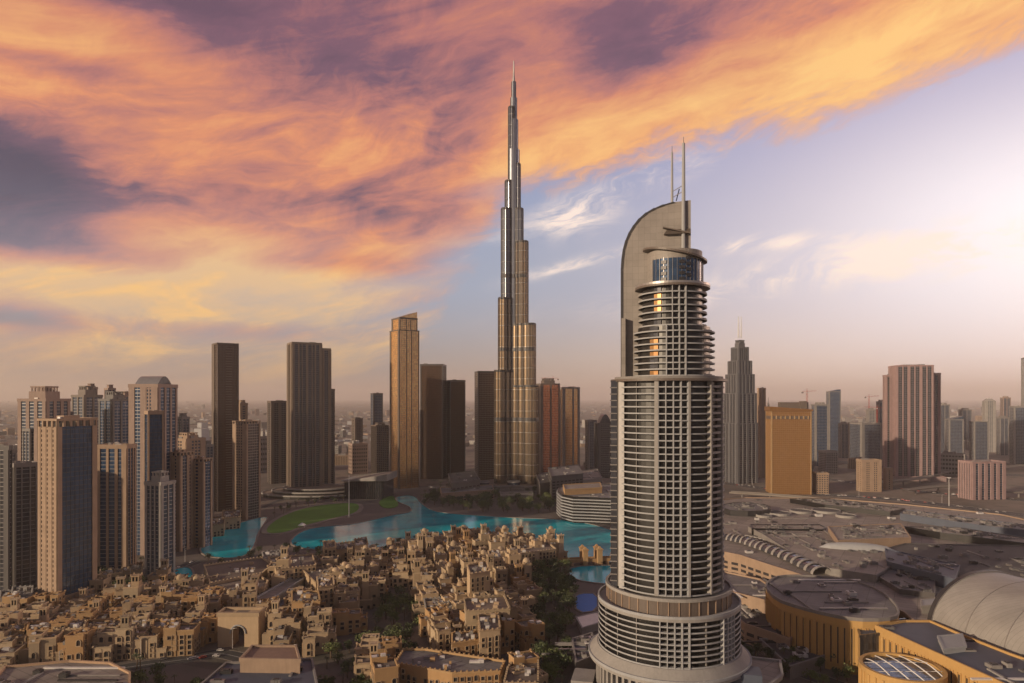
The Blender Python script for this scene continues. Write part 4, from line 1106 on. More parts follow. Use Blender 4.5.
mb = MB(); q = ngon(r, 48); mb.prism(q, 0, 24, M['mallwall'], M['glassb']); mb.build('wall', t)
mb = MB(); mb.ring(ngon(r + .6, 48), ngon(r - 1.2, 48), 23.5, 26, M['mallwall'])
for i in range(30):
    a = 2 * pi * i / 30; mb.prism(ngon(.55, 6, 0, (r + .2) * cos(a), (r + .2) * sin(a)), 0, 23.4, M['mallwall'])
mb.build('cornice', t)
mb = MB()
for i in range(-2, 3):
    hw = sqrt(max(0, (r - 1.5) ** 2 - (i * 6.5) ** 2))
    for k in range(8):
        y0_, y1_ = -hw + 2 * hw * k / 8, -hw + 2 * hw * (k + 1) / 8
        mb.tube((i * 6.5 + 2 * (y0_ / r) ** 2, y0_, 25 + 2.2 * (1 - (y0_ / hw) ** 2)), (i * 6.5 + 2 * (y1_ / r) ** 2, y1_, 25 + 2.2 * (1 - (y1_ / hw) ** 2)), .3, .3, M['trusswhite'], 6)
for i in (-1, 1):
    hw = sqrt(max(0, (r - 1.5) ** 2 - (i * 6) ** 2)); mb.tube((-hw, i * 6, 25.6), (hw, i * 6, 25.6), .15, .15, M['trusswhite'], 6)
mb.build('skylight_truss', t)
# the great barrel vault
A = Vector(G(930, 627, 25)); far = A; d = Vector(G(1024, 663, 25)) - A; d.normalize(); n_ = Vector((-d.y, d.x))
if n_.x < 0: n_ = -n_
t = thing('vaulted_hall', 'huge grey barrel vaulted hall roof rising over the golden mall wing', 'building', (A.x, A.y, 0))
HWv, RS_, Lv, NV = 43.0, 31.0, 190.0, 40
mb = MB()
def V_(s_, k, dr=0):
    a = pi * k / NV; p = d * s_ + n_ * (HWv - (HWv + dr) * cos(a)); return (p.x, p.y, 25 + (RS_ + dr) * sin(a))
for j in range(12):
    for k in range(NV): mb.face([V_(Lv * j / 12, k), V_(Lv * (j + 1) / 12, k), V_(Lv * (j + 1) / 12, k + 1), V_(Lv * j / 12, k + 1)], M['vault'])
mb.build('vault_roof', t, smooth_=True)
mb = MB()
for s0, s1 in [(-1.6, 1.4)] + [(Lv * j / 8 - .18, Lv * j / 8 + .18) for j in range(1, 8)]:
    dr = .9 if s0 < 0 else .25
    for k in range(NV):
        mb.face([V_(s0, k, dr), V_(s1, k, dr), V_(s1, k + 1, dr), V_(s0, k + 1, dr)], M['dmetal'] if s0 < 0 else M['metal'])
        mb.face([V_(s1, k, dr), V_(s1, k, 0), V_(s1, k + 1, 0), V_(s1, k + 1, dr)], M['metal'])
mb.build('edge_rib', t)
mb = MB(); mb.face([V_(0.1, k) for k in range(NV + 1)], M['grey'])
for s_ in (0, Lv): pass
p = [d * -2 - n_ * 2, d * (Lv + 2) - n_ * 2, d * (Lv + 2) + n_ * (2 * HWv + 2), d * -2 + n_ * (2 * HWv + 2)]
mb.prism(poly_ccw([tuple(v) for v in p]), 0, 25.2, M['grey'], M['roofgrey']); mb.build('wall', t)
slab('roof_plant_house', 'small white plant house on the roof between vault and golden wing', [(938, 636), (962, 634), (966, 646), (944, 649)], 33, 'white', 'white', base=30, cat='plant house', par=.3)
slab('roof_plant_house', 'pale plant house at the foot of the vault beside dark ducts', [(921, 600), (936, 598), (936, 605), (922, 606)], 33, 'pale', 'white', base=28, cat='plant house', par=.3)
slab('service_building', 'dark service deck with pale ramp behind the round hotel porch', [(760, 640), (800, 640), (830, 655), (790, 668)], 7, 'grey', 'roofdark', clutter=8, seed=22)
# midground low buildings around the lake and under the towers
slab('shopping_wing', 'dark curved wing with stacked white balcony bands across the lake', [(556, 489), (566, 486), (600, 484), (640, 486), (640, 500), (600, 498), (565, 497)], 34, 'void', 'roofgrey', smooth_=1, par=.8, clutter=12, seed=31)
P = chaikin(GP([(556, 489), (566, 486), (600, 484), (640, 486), (640, 500), (600, 498), (565, 497)], 34), 1)
w_ = None
for o in COL.objects:
    if o.get('label', '').startswith('dark curved wing'): w_ = o
P = [(x - w_.location.x, y - w_.location.y) for x, y in P]
mb = MB()
for k in range(8): mb.ring(inset(P, -2.4), inset(P, -.1), 2.5 + k * 4, 3.8 + k * 4, M['white'])
mb.build('balcony_band', w_)
slab('office_building', 'flat golden topped pavilion above the curved banded wing', [(563, 485), (600, 483), (602, 488), (565, 490)], 41, 'ochre', 'rooftan', base=30)
slab('office_building', 'grey stepped office block behind the curved banded wing', [(548, 468), (578, 465), (583, 474), (552, 477)], 44, 'dark', 'roofgrey', slots=('row', 8, 8, 40), clutter=9, seed=33)
slab('office_building', 'pale topped low block with white roof box beside the stepped office', [(578, 472), (597, 469), (602, 478), (582, 481)], 30, 'grey', 'rooftan', slots=('row', 8, 4, 26), clutter=6, seed=34)
slab('office_building', 'low dark block at the foot of the tallest spire', [(536, 474), (556, 472), (560, 481), (540, 484)], 26, 'dark', 'roofdark', clutter=6, seed=35)
slab('office_building', 'low dark block between the brown slab towers and the spire', [(448, 474), (474, 471), (480, 480), (452, 484)], 26, 'dark', 'roofdark', slots=('row', 9, 3, 22), clutter=6, seed=36)
slab('office_building', 'low brown gallery with lit strip behind the dark gardens', [(440, 488), (492, 485), (494, 490), (442, 494)], 14, 'tan', 'roofgrey', slots=('row', 6, 1, 12), clutter=5, seed=37)
slab('office_building', 'low grey pavilion on the shore below the tallest spire', [(500, 492), (532, 491), (533, 495), (501, 496)], 10, 'grey', 'roofgrey', slots=('row', 6, 1, 9))
# wedge hall with the light roof by the park
x, y = G(366, 499)
t = thing('opera_hall', 'dark glass wedge shaped hall with sloping pale roof overhang by the park', 'hall', (x, y + 25, 0), radians(-6))
sc = (y + 25) / FPX; hw = 20.5 * sc
mb = MB(); mb.prism([(-hw, -22), (hw * .9, -26), (hw, 26), (-hw, 30)], 0, lambda a, b: 31 + a / hw * 5, M['glassd'], M['roofgrey']); mb.build('glazing', t)
mb = MB()
for i in range(22): mb.box(-hw + i * hw / 11, -hw + i * hw / 11 + .5, -26.5 + (i < 12) * 2, -25, 0, 29 + i * .3, M['dmetal'])
mb.build('mullion_grid', t)
mb = MB(); mb.prism([(-hw - 4, -30), (hw + 6, -34), (hw + 5, 32), (-hw - 3, 34)], 30.5, lambda a, b: 35 + a / hw * 5.5, M['pale'], M['rooftan']); mb.build('roof', t)
# curved terraces under the striped tower
for k, (r0, z) in enumerate(((1.0, 5), (.82, 9), (.62, 13))):
    ctr = G(312, 497)
    q = [(ctr[0] + 92 * r0 * cos(a) , ctr[1] + 30 + 60 * r0 * sin(a)) for a in (2 * pi * i / 40 for i in range(40))]
    if k == 0: tt = thing('terrace_podium', 'oval white edged terrace podium stepping round the striped tower', 'podium', (ctr[0], ctr[1] + 30, 0))
    q = [(a - ctr[0], b - ctr[1] - 30) for a, b in q]
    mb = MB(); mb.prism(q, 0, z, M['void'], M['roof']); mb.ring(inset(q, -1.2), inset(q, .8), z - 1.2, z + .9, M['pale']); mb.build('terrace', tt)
# flagpole on the lawn
x, y = G(349, 517)
t = thing('flagpole', 'very tall white pole standing on the edge of the lawn', 'flagpole', (x, y, 0))
mb = MB(); mb.tube((0, 0, 0), (0, 0, topz(476, y)), .75, .35, M['wmetal'], 10); mb.build('pole', t)
mb = MB(); mb.tube((0, 0, 0), (0, 0, 1.5), 2, 1.6, M['pale'], 12); mb.build('base', t)
mb = MB(); mb.dome(0, 0, topz(476, y), .8, M['wmetal']); mb.build('finial', t)
x, y = G(302, 528)
t = thing('event_tent', 'tiny white event tent on the lawn', 'tent', (x, y, .75))
mb = MB(); mb.prism(rect(9, 7), 3, 6, M['wmetal'], scale=.15); mb.build('canopy', t)
for sx in (-4, 4):
    for sy in (-3, 3): mb = MB(); mb.tube((sx, sy, 0), (sx, sy, 3), .15, .15, M['wmetal'], 5); mb.build('leg', t)
# bridge with two square gate towers over the water
pa, pb = Vector(G(548, 566)), Vector(G(640, 562)); d = pb - pa; L = d.length; d.normalize()
t = thing('arched_bridge', 'golden stone bridge crossing the turquoise lake with twin gate towers', 'bridge', (pa.x, pa.y, 0), atan2(d.y, d.x))
mb = MB(); mb.box(0, L, -5, 5, 3.4, 5, M['ochre']); mb.build('deck', t)
for s_ in (-4.6, 4.6): mb = MB(); mb.box(0, L, s_ - .3, s_ + .3, 5.01, 6.4, M['ochre']); mb.build('railing', t)
n = 8
for i in range(n + 1):
    mb = MB(); mb.box(L * i / n - 1.4, L * i / n + 1.4, -4.4, 4.4, -.5, 3.4, M['sand']); mb.build('pier', t)
for px in (585, 600):
    xx = ((px - 512) / FPX - pa.x / pa.y) * pa.y
    for sy in (-1, 1):
        mb = MB(); mb.prism([(xx - 2.4, sy * 5.2 - 2), (xx + 2.4, sy * 5.2 - 2), (xx + 2.4, sy * 5.2 + 2), (xx - 2.4, sy * 5.2 + 2)], 0, 15, M['ochre']); mb.prism([(xx - 3, sy * 5.2 - 2.6), (xx + 3, sy * 5.2 - 2.6), (xx + 3, sy * 5.2 + 2.6), (xx - 3, sy * 5.2 + 2.6)], 15, 16.2, M['ochre'])
        mb.prism([(xx - 2, sy * 5.2 - 1.6), (xx + 2, sy * 5.2 - 1.6), (xx + 2, sy * 5.2 + 1.6), (xx - 2, sy * 5.2 + 1.6)], 16.2, 18.5, M['ochre'], scale=.3, cx=xx, cy=sy * 5.2); mb.build('gate_tower', t)
# hotel pools and blue shades beside the round hotel
for pts in ([(574, 599), (580, 594), (597, 594), (597, 611), (578, 613)], [(599, 594), (616, 592), (616, 606), (600, 609)]):
    q = chaikin(GP(pts), 1); mb = MB(); mb.face([(x, y, .35) for x, y in q], M['blue']); struct(mb.build('pool_water'))
    mb = MB(); mb.ring(inset(q, -1.5), inset(q, 0), 0, .6, LIGHTP); struct(mb.build('pool_kerb'))
slab('pool_pavilion', 'pale flat pavilion roof at the hotel pool edge', [(576, 617), (598, 612), (602, 622), (582, 628)], 5, 'pale', 'wmetal', cat='pavilion', par=.3)
slab('service_building', 'small grey annex with white roof plant below the hotel pool', [(572, 640), (592, 634), (598, 655), (576, 664)], 9, 'grey', 'roofblue', clutter=16, seed=41)
# dark roofed hall at the bottom edge
slab('market_hall', 'dark blue grey stepped flat roofed hall at the bottom edge', [(196, 690), (226, 664), (312, 660), (318, 690), (300, 730), (200, 730)], 12, 'grey', 'roofblue', clutter=10, seed=44)
slab('market_hall', 'brown roofed raised hall on top of the blue grey hall', [(240, 660), (252, 647), (296, 647), (300, 661)], 19, 'tan', 'terracotta', seed=45)
slab('market_hall', 'pale flat roofed entrance hall in the lower corner', [(-40, 720), (5, 668), (70, 662), (110, 664), (130, 674), (128, 720)], 14, 'sand', 'rooftan', slots=('row', 7, 1, 12), clutter=22, seed=46)

# ================================================================== old town quarter
ORD = ['', 'second ', 'third ', 'fourth ', 'fifth ', 'sixth ', 'seventh ', 'eighth ', 'ninth ', 'tenth ', 'eleventh ', 'twelfth ', 'thirteenth ', 'fourteenth ', 'fifteenth ', 'sixteenth ', 'seventeenth ', 'eighteenth ', 'nineteenth ', 'twentieth ']
TENS = {2: 'twenty', 3: 'thirty', 4: 'forty', 5: 'fifty', 6: 'sixty', 7: 'seventy', 8: 'eighty', 9: 'ninety'}
def ordw(i):     # 0 -> '', 1 -> 'second ' ...
    if i < 20: return ORD[i]
    n = i + 1; u = n % 10
    return TENS.get(n // 10, 'hundredth') + ('-' + (['', 'first', 'second', 'third', 'fourth', 'fifth', 'sixth', 'seventh', 'eighth', 'ninth'][u]) if u else '-zeroth') + ' '
def wallface(mb, p, q, z0, z1, mw, mg, rnd, near, wins, fl=3.4):
    """one wall with recessed openings; for near houses the openings are parts and the wall stays plain"""
    p, q = Vector(p), Vector(q); L = (q - p).length; d = (q - p) / L; nn = Vector((d.y, -d.x))
    nf = max(1, int((z1 - z0 - 1) / fl)); nc = max(1, int(L / 3.6))
    if near:
        mb.face([(*p, z0), (*q, z0), (*q, z1), (*p, z1)], mw)
        for f in range(nf):
            for c in range(nc):
                if rnd.random() < .22: continue
                ctr = p + d * L * (c + .5) / nc
                wins.append((ctr.x, ctr.y, z0 + f * fl + 1.0, atan2(d.y, d.x), rnd.random() < .4))
        return
    zs_ = [z0]; 
    top = z0 + nf * fl
    def P(s_, z, o=0): v = p + d * s_ - nn * o; return (v.x, v.y, z)
    cw = L / nc
    for f in range(nf):
        za, zb = z0 + f * fl, (z0 + (f + 1) * fl if f < nf - 1 else z1)
        for c in range(nc):
            s0, s1 = c * cw, (c + 1) * cw
            if rnd.random() < .25:
                mb.face([P(s0, za), P(s1, za), P(s1, zb), P(s0, zb)], mw); continue
            w = min(cw * .36, rnd.choice((.8, 1.15, 1.6))); m_ = (s0 + s1) / 2; a, b = m_ - w, m_ + w
            z2, z3 = za + rnd.choice((.3, .9)), za + rnd.choice((2.6, 3.0)); o = rnd.choice((.55, .6, 1.4))
            mb.face([P(s0, za), P(s1, za), P(b, z2), P(a, z2)], mw); mb.face([P(s1, za), P(s1, zb), P(b, z3), P(b, z2)], mw)
            mb.face([P(s1, zb), P(s0, zb), P(a, z3), P(b, z3)], mw); mb.face([P(s0, zb), P(s0, za), P(a, z2), P(a, z3)], mw)
            mb.face([P(a, z2), P(b, z2), P(b, z2, o), P(a, z2, o)], mw); mb.face([P(b, z2), P(b, z3), P(b, z3, o), P(b, z2, o)], mw)
            mb.face([P(b, z3), P(a, z3), P(a, z3, o), P(b, z3, o)], mw); mb.face([P(a, z3), P(a, z2), P(a, z2, o), P(a, z3, o)], mw)
            mb.face([P(a, z2, o), P(b, z2, o), P(b, z3, o), P(a, z3, o)], mg)
def window_mesh(arch):
    mb = MB(); w, h = .98, 2.0
    mb.box(-w, w, -.06, .05, 0, h, M['win'])
    mb.box(-w - .3, -w, -.45, .05, -.15, h + .2, M['souk']); mb.box(w, w + .3, -.45, .05, -.15, h + .2, M['souk'])
    mb.box(-w - .3, w + .3, -.55, .05, -.4, -.1, M['souk'])
    if arch:
        n = 6
        for i in range(n):
            a0, a1 = pi * i / n, pi * (i + 1) / n
            mb.face([(w * cos(a0), -.07, h + w * sin(a0)), (w * cos(a1), -.07, h + w * sin(a1)), (0, -.07, h)], M['win'])
            mb.tube(((w + .15) * cos(a0), -.2, h + (w + .15) * sin(a0)), ((w + .15) * cos(a1), -.2, h + (w + .15) * sin(a1)), .2, .2, M['souk'], 4)
    else: mb.box(-w - .3, w + .3, -.5, .05, h + .2, h + .45, M['souk'])
    o = mb.build('window'); me = o.data; bpy.data.objects.remove(o); return me
WMESH = [window_mesh(False), window_mesh(True)]
def house(seed, near, wall='souk', big=1.0, low=1.0):
    """a sandstone house of several cubic volumes with parapets, terraces, sometimes a wind tower or a dome; returns (root, parts)"""
    rnd = random.Random(seed * 7 + 3)
    root = bpy.data.objects.new('souk_house', None); COL.objects.link(root); root.empty_display_size = 2
    W_, R, K, wins = MB(), MB(), MB(), []
    mw = M[wall]
    vols = []
    w, d = rnd.uniform(9, 13) * big, rnd.uniform(8, 12) * big
    h = rnd.choice((9, 11, 12.5, 14, 16)) * low
    vols.append((0, 0, w, d, h))
    for i in range(rnd.randint(3, 5)):
        a = rnd.uniform(0, 2 * pi); ww, dd = rnd.uniform(4.5, 9) * big, rnd.uniform(4.5, 9) * big
        hh = h * rnd.choice((.4, .55, .7, .85, 1.12, 1.3)) + i * .23
        vols.append((cos(a) * w * .55, sin(a) * d * .55, ww, dd, hh))
    for i, (x, y, ww, dd, hh) in enumerate(vols):
        c = [(x - ww / 2, y - dd / 2), (x + ww / 2, y - dd / 2), (x + ww / 2, y + dd / 2), (x - ww / 2, y + dd / 2)]
        for j in range(4): wallface(W_, c[j], c[(j + 1) % 4], 0, hh, mw, M['win'], rnd, near, wins)
        R.face([(a, b, hh - .5) for a, b in c], M['terracotta'] if rnd.random() < .22 else M['roof'])
        K.ring(inset(c, -.12), inset(c, .45), hh - .05, hh + .75, mw)
        for j in range(4):      # corner merlons
            if rnd.random() < .5: K.box(c[j][0] - .5, c[j][0] + .5, c[j][1] - .5, c[j][1] + .5, hh + .5, hh + 1.6, mw)
        for j in range(rnd.randint(1, 4)):      # roof clutter: tanks, stair heads
            a, b, s1, s2, s3 = x + rnd.uniform(-.3, .3) * ww, y + rnd.uniform(-.3, .3) * dd, rnd.uniform(.5, 1.6), rnd.uniform(.5, 1.4), rnd.uniform(.8, 2.4)
            R.box(a - s1, a + s1, b - s2, b + s2, hh - .5, hh - .5 + s3, rnd.choice((mw, M['wmetal'], M['grey'], mw)))
    parts = [W_.build('wall', root), R.build('roof', root), K.build('parapet', root)]
    if near:
        # keep only openings that are not buried in another volume
        for (x, y, z, a, ar) in wins:
            ox, oy = x + sin(a) * .4, y - cos(a) * .4; bad = False
            for (vx, vy, vw, vd, vh) in vols:
                if abs(ox - vx) < vw / 2 and abs(oy - vy) < vd / 2 and z < vh: bad = True
            if bad: continue
            o = bpy.data.objects.new('window', WMESH[ar]); COL.objects.link(o); o.parent = root; o.location = (x, y, z); o.rotation_euler = (0, 0, a); parts.append(o)
    k = rnd.random(); feat = 'flat roofed'
    if k < .27:
        x, y, ww, dd, hh = rnd.choice(vols); t = MB(); s_ = rnd.uniform(1.6, 2.4); hh = max(v[4] for v in vols) * rnd.uniform(.95, 1.05)
        t.box(x - s_, x + s_, y - s_, y + s_, 0, hh + 3, mw)
        for sx in (-1, 0, 1):
            for sy in (-1, 0, 1):
                if sx or sy: t.box(x + sx * s_ * .82 - .3, x + sx * s_ * .82 + .3, y + sy * s_ * .82 - .3, y + sy * s_ * .82 + .3, hh + 3, hh + 6.2, mw)
        t.box(x - s_ * .7, x + s_ * .7, y - s_ * .7, y + s_ * .7, hh + 3, hh + 6.1, M['void'])
        t.box(x - s_ - .25, x + s_ + .25, y - s_ - .25, y + s_ + .25, hh + 6.2, hh + 7, mw)
        for sx in (-1, 1):
            for sy in (-1, 1): t.box(x + sx * s_ - .3, x + sx * s_ + .3, y + sy * s_ - .3, y + sy * s_ + .3, hh + 7, hh + 8.1, mw)
        parts.append(t.build('wind_tower', root)); feat = 'wind towered'
    elif k < .42:
        x, y, ww, dd, hh = max(vols, key=lambda v: v[4]); t = MB(); t.prism(ngon(2.6, 12, 0, x, y), hh - .4, hh + 1.4, mw); t.dome(x, y, hh + 1.4, 2.5, mw, 14, 5, .95); parts.append(t.build('dome', root)); feat = 'domed'
    elif k < .75:
        x, y, ww, dd, hh = min(vols, key=lambda v: v[4]); t = MB()
        for i in range(6): t.box(x - ww * .4, x + ww * .4, y - dd * .4 + i * dd * .16, y - dd * .4 + i * dd * .16 + .25, hh + 2.2, hh + 2.45, M['bark'])
        for sx in (-.4, .4):
            for sy in (-.4, .38): t.box(x + sx * ww - .15, x + sx * ww + .15, y + sy * dd - .15, y + sy * dd + .15, hh - .5, hh + 2.2, M['bark'])
        parts.append(t.build('pergola', root)); feat = 'pergola topped'
    return root, [p for p in parts if p], feat, wall
LM = [('the arched stone gate', G(238, 640)), ('the golden lake bridge', G(560, 566)), ('the striped tower lawn', G(300, 535)), ('the bottom blue grey hall', G(262, 672)),
      ('the tree filled garden', G(412, 625)), ('the blue awning', G(433, 582)), ('the small lake basin', G(182, 580)), ('the broad arcaded tower', G(75, 614)),
      ('the round hotel', G(640, 660)), ('the pale entrance hall', G(60, 690)), ('the long souk hall', G(240, 588)), ('the lakefront quay', G(470, 545)), ('the white loggia hall', G(285, 562)), ('the long arcaded row', G(455, 672))]
rank = {}
TOWN = [(-30, 640), (-30, 622), (0, 620), (60, 606), (110, 597), (160, 588), (200, 592), (205, 580), (255, 574), (290, 570), (340, 564), (385, 554), (430, 545), (470, 541), (520, 546), (548, 552), (556, 556), (552, 562),
        (520, 566), (528, 585), (532, 610), (536, 650), (538, 700), (400, 700), (318, 700), (318, 655), (180, 655), (120, 662), (60, 668), (0, 672), (-30, 676)]
TW = [G(x, y) for x, y in TOWN]
HOLES = [[G(x, y) for x, y in p] for p in (
    [(385, 598), (400, 590), (418, 598), (428, 610), (424, 640), (412, 668), (380, 668), (362, 640), (372, 612)],   # garden
    [(426, 578), (440, 576), (440, 588), (424, 592)],
    [(206, 650), (212, 632), (268, 632), (270, 652)],                                                             # gate
    [(203, 592), (206, 562), (300, 556), (302, 574), (268, 584), (232, 608), (205, 612)],                          # long souk hall
    [(250, 612), (300, 580), (322, 578), (322, 592), (284, 606), (262, 620)],                                      # dark passage
    [(108, 588), (140, 586), (148, 602), (112, 606)],                                                             # tree court
    [(320, 640), (362, 640), (362, 700), (320, 700)],
    [(388, 655), (512, 655), (512, 720), (388, 720)],
    [(322, 540), (366, 536), (368, 556), (322, 560)],
)]
NP = 14
protoF = [house(i + 1, False, 'ochre' if i % 7 == 5 else 'souk', 1.02) for i in range(NP)]
protoN = [house(i + 40, True, 'ochre' if i % 4 == 1 else 'souk', 1.05) for i in range(10)]
QUAY = [G(a, b) for a, b in ((205, 580), (255, 574), (300, 569), (340, 564), (385, 554), (430, 545), (470, 541), (520, 546))]
used = set(); placed = []; rnd = random.Random(5)
cell = 20.0
xs = [p[0] for p in TW]; ys = [p[1] for p in TW]
cands = []
ang0 = radians(12)
for iy in range(-5, 70):
    for ix in range(-60, 30):
        gx, gy = ix * cell + (iy % 2) * 4 + rnd.uniform(-2.2, 2.2), 380 + iy * cell * .93 + rnd.uniform(-2.2, 2.2)
        x = gx * cos(ang0) - (gy - 600) * sin(ang0); y = 600 + gx * sin(ang0) + (gy - 600) * cos(ang0)
        if not inpoly(x, y, TW) or any(inpoly(x, y, h_) for h_ in HOLES): continue
        px = 512 + x / y * FPX
        if px < -25: continue
        cands.append((x, y))
cands.sort(key=lambda c: c[1])
def label_for(x, y, feat, wall, noun='house'):
    j = min(range(len(LM)), key=lambda q: hypot(LM[q][1][0] - x, LM[q][1][1] - y)); n = rank.get((j, noun), 0); rank[(j, noun)] = n + 1
    return j, n
cl = sorted(cands, key=lambda c: min(hypot(l[1][0] - c[0], l[1][1] - c[1]) for l in LM))
info = {}
for c in cl: info[c] = label_for(*c, '', '')
for i, (x, y) in enumerate(cands):
    near = y < 520
    pool = protoN if near else protoF
    k = rnd.randrange(len(pool)); root, parts, feat, wall = pool[k]
    rz = ang0 + radians(rnd.choice((0, 90, 180, 270)) + rnd.uniform(-6, 6) + (10 if x > -60 else 0))
    j, n = info[(x, y)]
    lab = f"{feat} {'ochre' if wall == 'ochre' else 'sandstone'} house, {ordw(n)}nearest to {LM[j][0]}"
    s_ = rnd.uniform(1.0, 1.26); hs = 1.0 + (.25 if 560 < y < 800 and -90 < x < 40 else 0) + rnd.uniform(-.15, .2)
    if min(hypot(x - px_, y - py_) for px_, py_ in QUAY) < 45: hs *= .8
    key = (near, k)
    if key not in used:
        used.add(key); r = root; r.location = (x, y, 0); r.rotation_euler = (0, 0, rz); r.scale = (s_, s_, hs)
    else: r = dup(root, parts, (x, y, 0), rz, scale=(s_, s_, hs))
    r['label'] = lab; r['category'] = 'house'; r['group'] = 'sandstone houses of the old town'
for near, pool in ((False, protoF), (True, protoN)):
    for k, (root, parts, *_r) in enumerate(pool):
        if (near, k) not in used:
            for o in parts + [root]: bpy.data.objects.remove(o)
# ---- named larger pieces of the quarter
def block(label, pts, h, wall='souk', roof='roof', near=True, feat=(), name='souk_block'):
    P = GP(pts, h); cx = sum(p[0] for p in P) / len(P); cy = sum(p[1] for p in P) / len(P); P = [(x - cx, y - cy) for x, y in P]
    t = thing(name, label, 'building', (cx, cy, 0)); rnd = random.Random(len(label) * 3)
    W_ = MB(); wins = []
    for i in range(len(P)): wallface(W_, P[i], P[(i + 1) % len(P)], 0, h, M[wall], M['win'], rnd, near, wins)
    W_.build('wall', t)
    R = MB(); R.face([(x, y, h - .4) for x, y in P], M[roof]); 
    for i in range(14):
        x, y = rnd.choice(P); x *= rnd.uniform(0, .7); y *= rnd.uniform(0, .7); s_ = rnd.uniform(.5, 1.8)
        if inpoly(x, y, inset(P, 2)): R.box(x - s_, x + s_, y - s_ * .7, y + s_ * .7, h - .4, h + rnd.uniform(.6, 2.4), rnd.choice((M['wmetal'], M[wall], M['grey'])))
    R.build('roof', t)
    K = MB(); K.ring(inset(P, -.3), inset(P, .5), h - .02, h + 1, M[wall])
    for i in range(len(P)):
        a, b = Vector(P[i]), Vector(P[(i + 1) % len(P)]); n = max(1, int((b - a).length / 3))
        for j in range(n): c = a.lerp(b, (j + .5) / n); K.box(c.x - .5, c.x + .5, c.y - .5, c.y + .5, h + .9, h + 1.7, M[wall])
    K.build('parapet', t)
    wins = wins[:100]
    for (x, y, z, a, ar) in wins:
        o = bpy.data.objects.new('window', WMESH[ar]); COL.objects.link(o); o.parent = t; o.location = (x, y, z); o.rotation_euler = (0, 0, a)
    return t
block('long sandstone souk hall with dark loggias along the lakeside', [(204, 566), (262, 558), (272, 566), (262, 574), (210, 584)], 14)
block('two storey sandstone market hall with deep openings behind the lakeside souk hall', [(196, 588), (258, 576), (268, 582), (264, 588), (202, 600)], 13)
block('long low sandstone arcade along the lawn side promenade', [(276, 562), (300, 559), (344, 553), (346, 557), (302, 564), (278, 567)], 9)
block('white framed loggia pavilion beside the sandstone corner hall', [(262, 553), (280, 551), (282, 556), (264, 559)], 15, 'pale')
block('sandstone corner hall with white loggia overlooking the lake', [(268, 558), (312, 555), (316, 566), (276, 570)], 18)
block('flat sandstone hall with small arched window behind the passage', [(302, 570), (335, 566), (352, 575), (316, 584)], 14)
block('square twin towered palace front facing the lake, its first tower', [(323, 542), (334, 541), (336, 548), (324, 549)], 22)
block('square twin towered palace front facing the lake, its second tower', [(354, 540), (366, 538), (368, 545), (355, 547)], 22)
block('recessed loggia block between the twin square palace towers', [(334, 544), (354, 542), (356, 549), (335, 551)], 17)
block('five storey ochre hotel block with big windows beside the dark passage', [(292, 592), (318, 592), (320, 602), (292, 603)], 24, 'ochre')
block('tall plain sandstone stair tower behind the ochre hotel block', [(317, 578), (333, 577), (334, 586), (318, 588)], 26)
block('tall narrow sandstone palace tower rising over the inner quarter', [(467, 566), (486, 562), (490, 572), (470, 575)], 34)
block('rounded keep like sandstone tower near the lake end of the quarter', [(488, 552), (500, 550), (502, 558), (490, 560)], 32)
block('big sandstone palace block with dark roof canopy in the inner quarter', [(464, 600), (504, 596), (510, 610), (466, 612)], 26)
block('plain tall wall tower before the big palace block', [(478, 616), (498, 614), (500, 630), (480, 632)], 24)
block('white walled house with two garage arches beside the garden', [(424, 600), (446, 598), (452, 608), (426, 611)], 12, 'pale')
block('ochre three storey block above the long arcaded row', [(452, 634), (478, 632), (482, 640), (452, 644)], 16, 'ochre')
block('long ochre arcaded row with arched windows at the bottom edge', [(395, 664), (404, 650), (425, 650), (505, 662), (500, 672), (452, 674)], 12, 'ochre', 'roofgrey')
block('sandstone block with grey roof terrace at the bottom edge', [(508, 668), (520, 656), (538, 655), (538, 684), (504, 684)], 13)
block('lakeside colonnaded palace wing with tall framed bays', [(510, 546), (548, 543), (556, 550), (514, 555)], 18)
for k, (a, b) in enumerate(((-6, 24), (27, 52), (54, 84), (86, 120), (122, 150), (152, 178))):
    y0 = 633 - k * 1.2 + (a > 100) * 2
    block(['corner', 'second', 'third', 'fourth', 'fifth', 'sixth'][k] + ' block of the ochre townhouse row above the pale wall', [(a, y0), (b, y0 - 1.5), (b + 2, y0 - 9), (a + 2, y0 - 8)], 14 + (k % 3) * 1.3, 'ochre' if k in (0, 1, 3, 5) else 'souk')
# pale curving town wall
wp = [G(px, py) for px, py in ((5, 668), (40, 662), (80, 660), (128, 660), (150, 652), (180, 644), (206, 642))]
mb = MB(); A_ = [Vector(p) for p in wp]
mb.ring([tuple(p) for p in A_], [tuple(p + Vector((0, 4))) for p in A_], 0, 9, M['souk'], closed=False)
tag(mb.build('town_wall'), 'plain sandstone wall running below the ochre townhouse row', 'wall')
wp = [Vector(G(px, py)) for px, py in ((262, 648), (300, 646), (330, 650))]
mb = MB(); mb.ring([tuple(p) for p in wp], [tuple(p + Vector((0, 4))) for p in wp], 0, 9, M['souk'], closed=False)
tag(mb.build('town_wall'), 'short sandstone wall continuing from the arched gate toward the garden', 'wall')
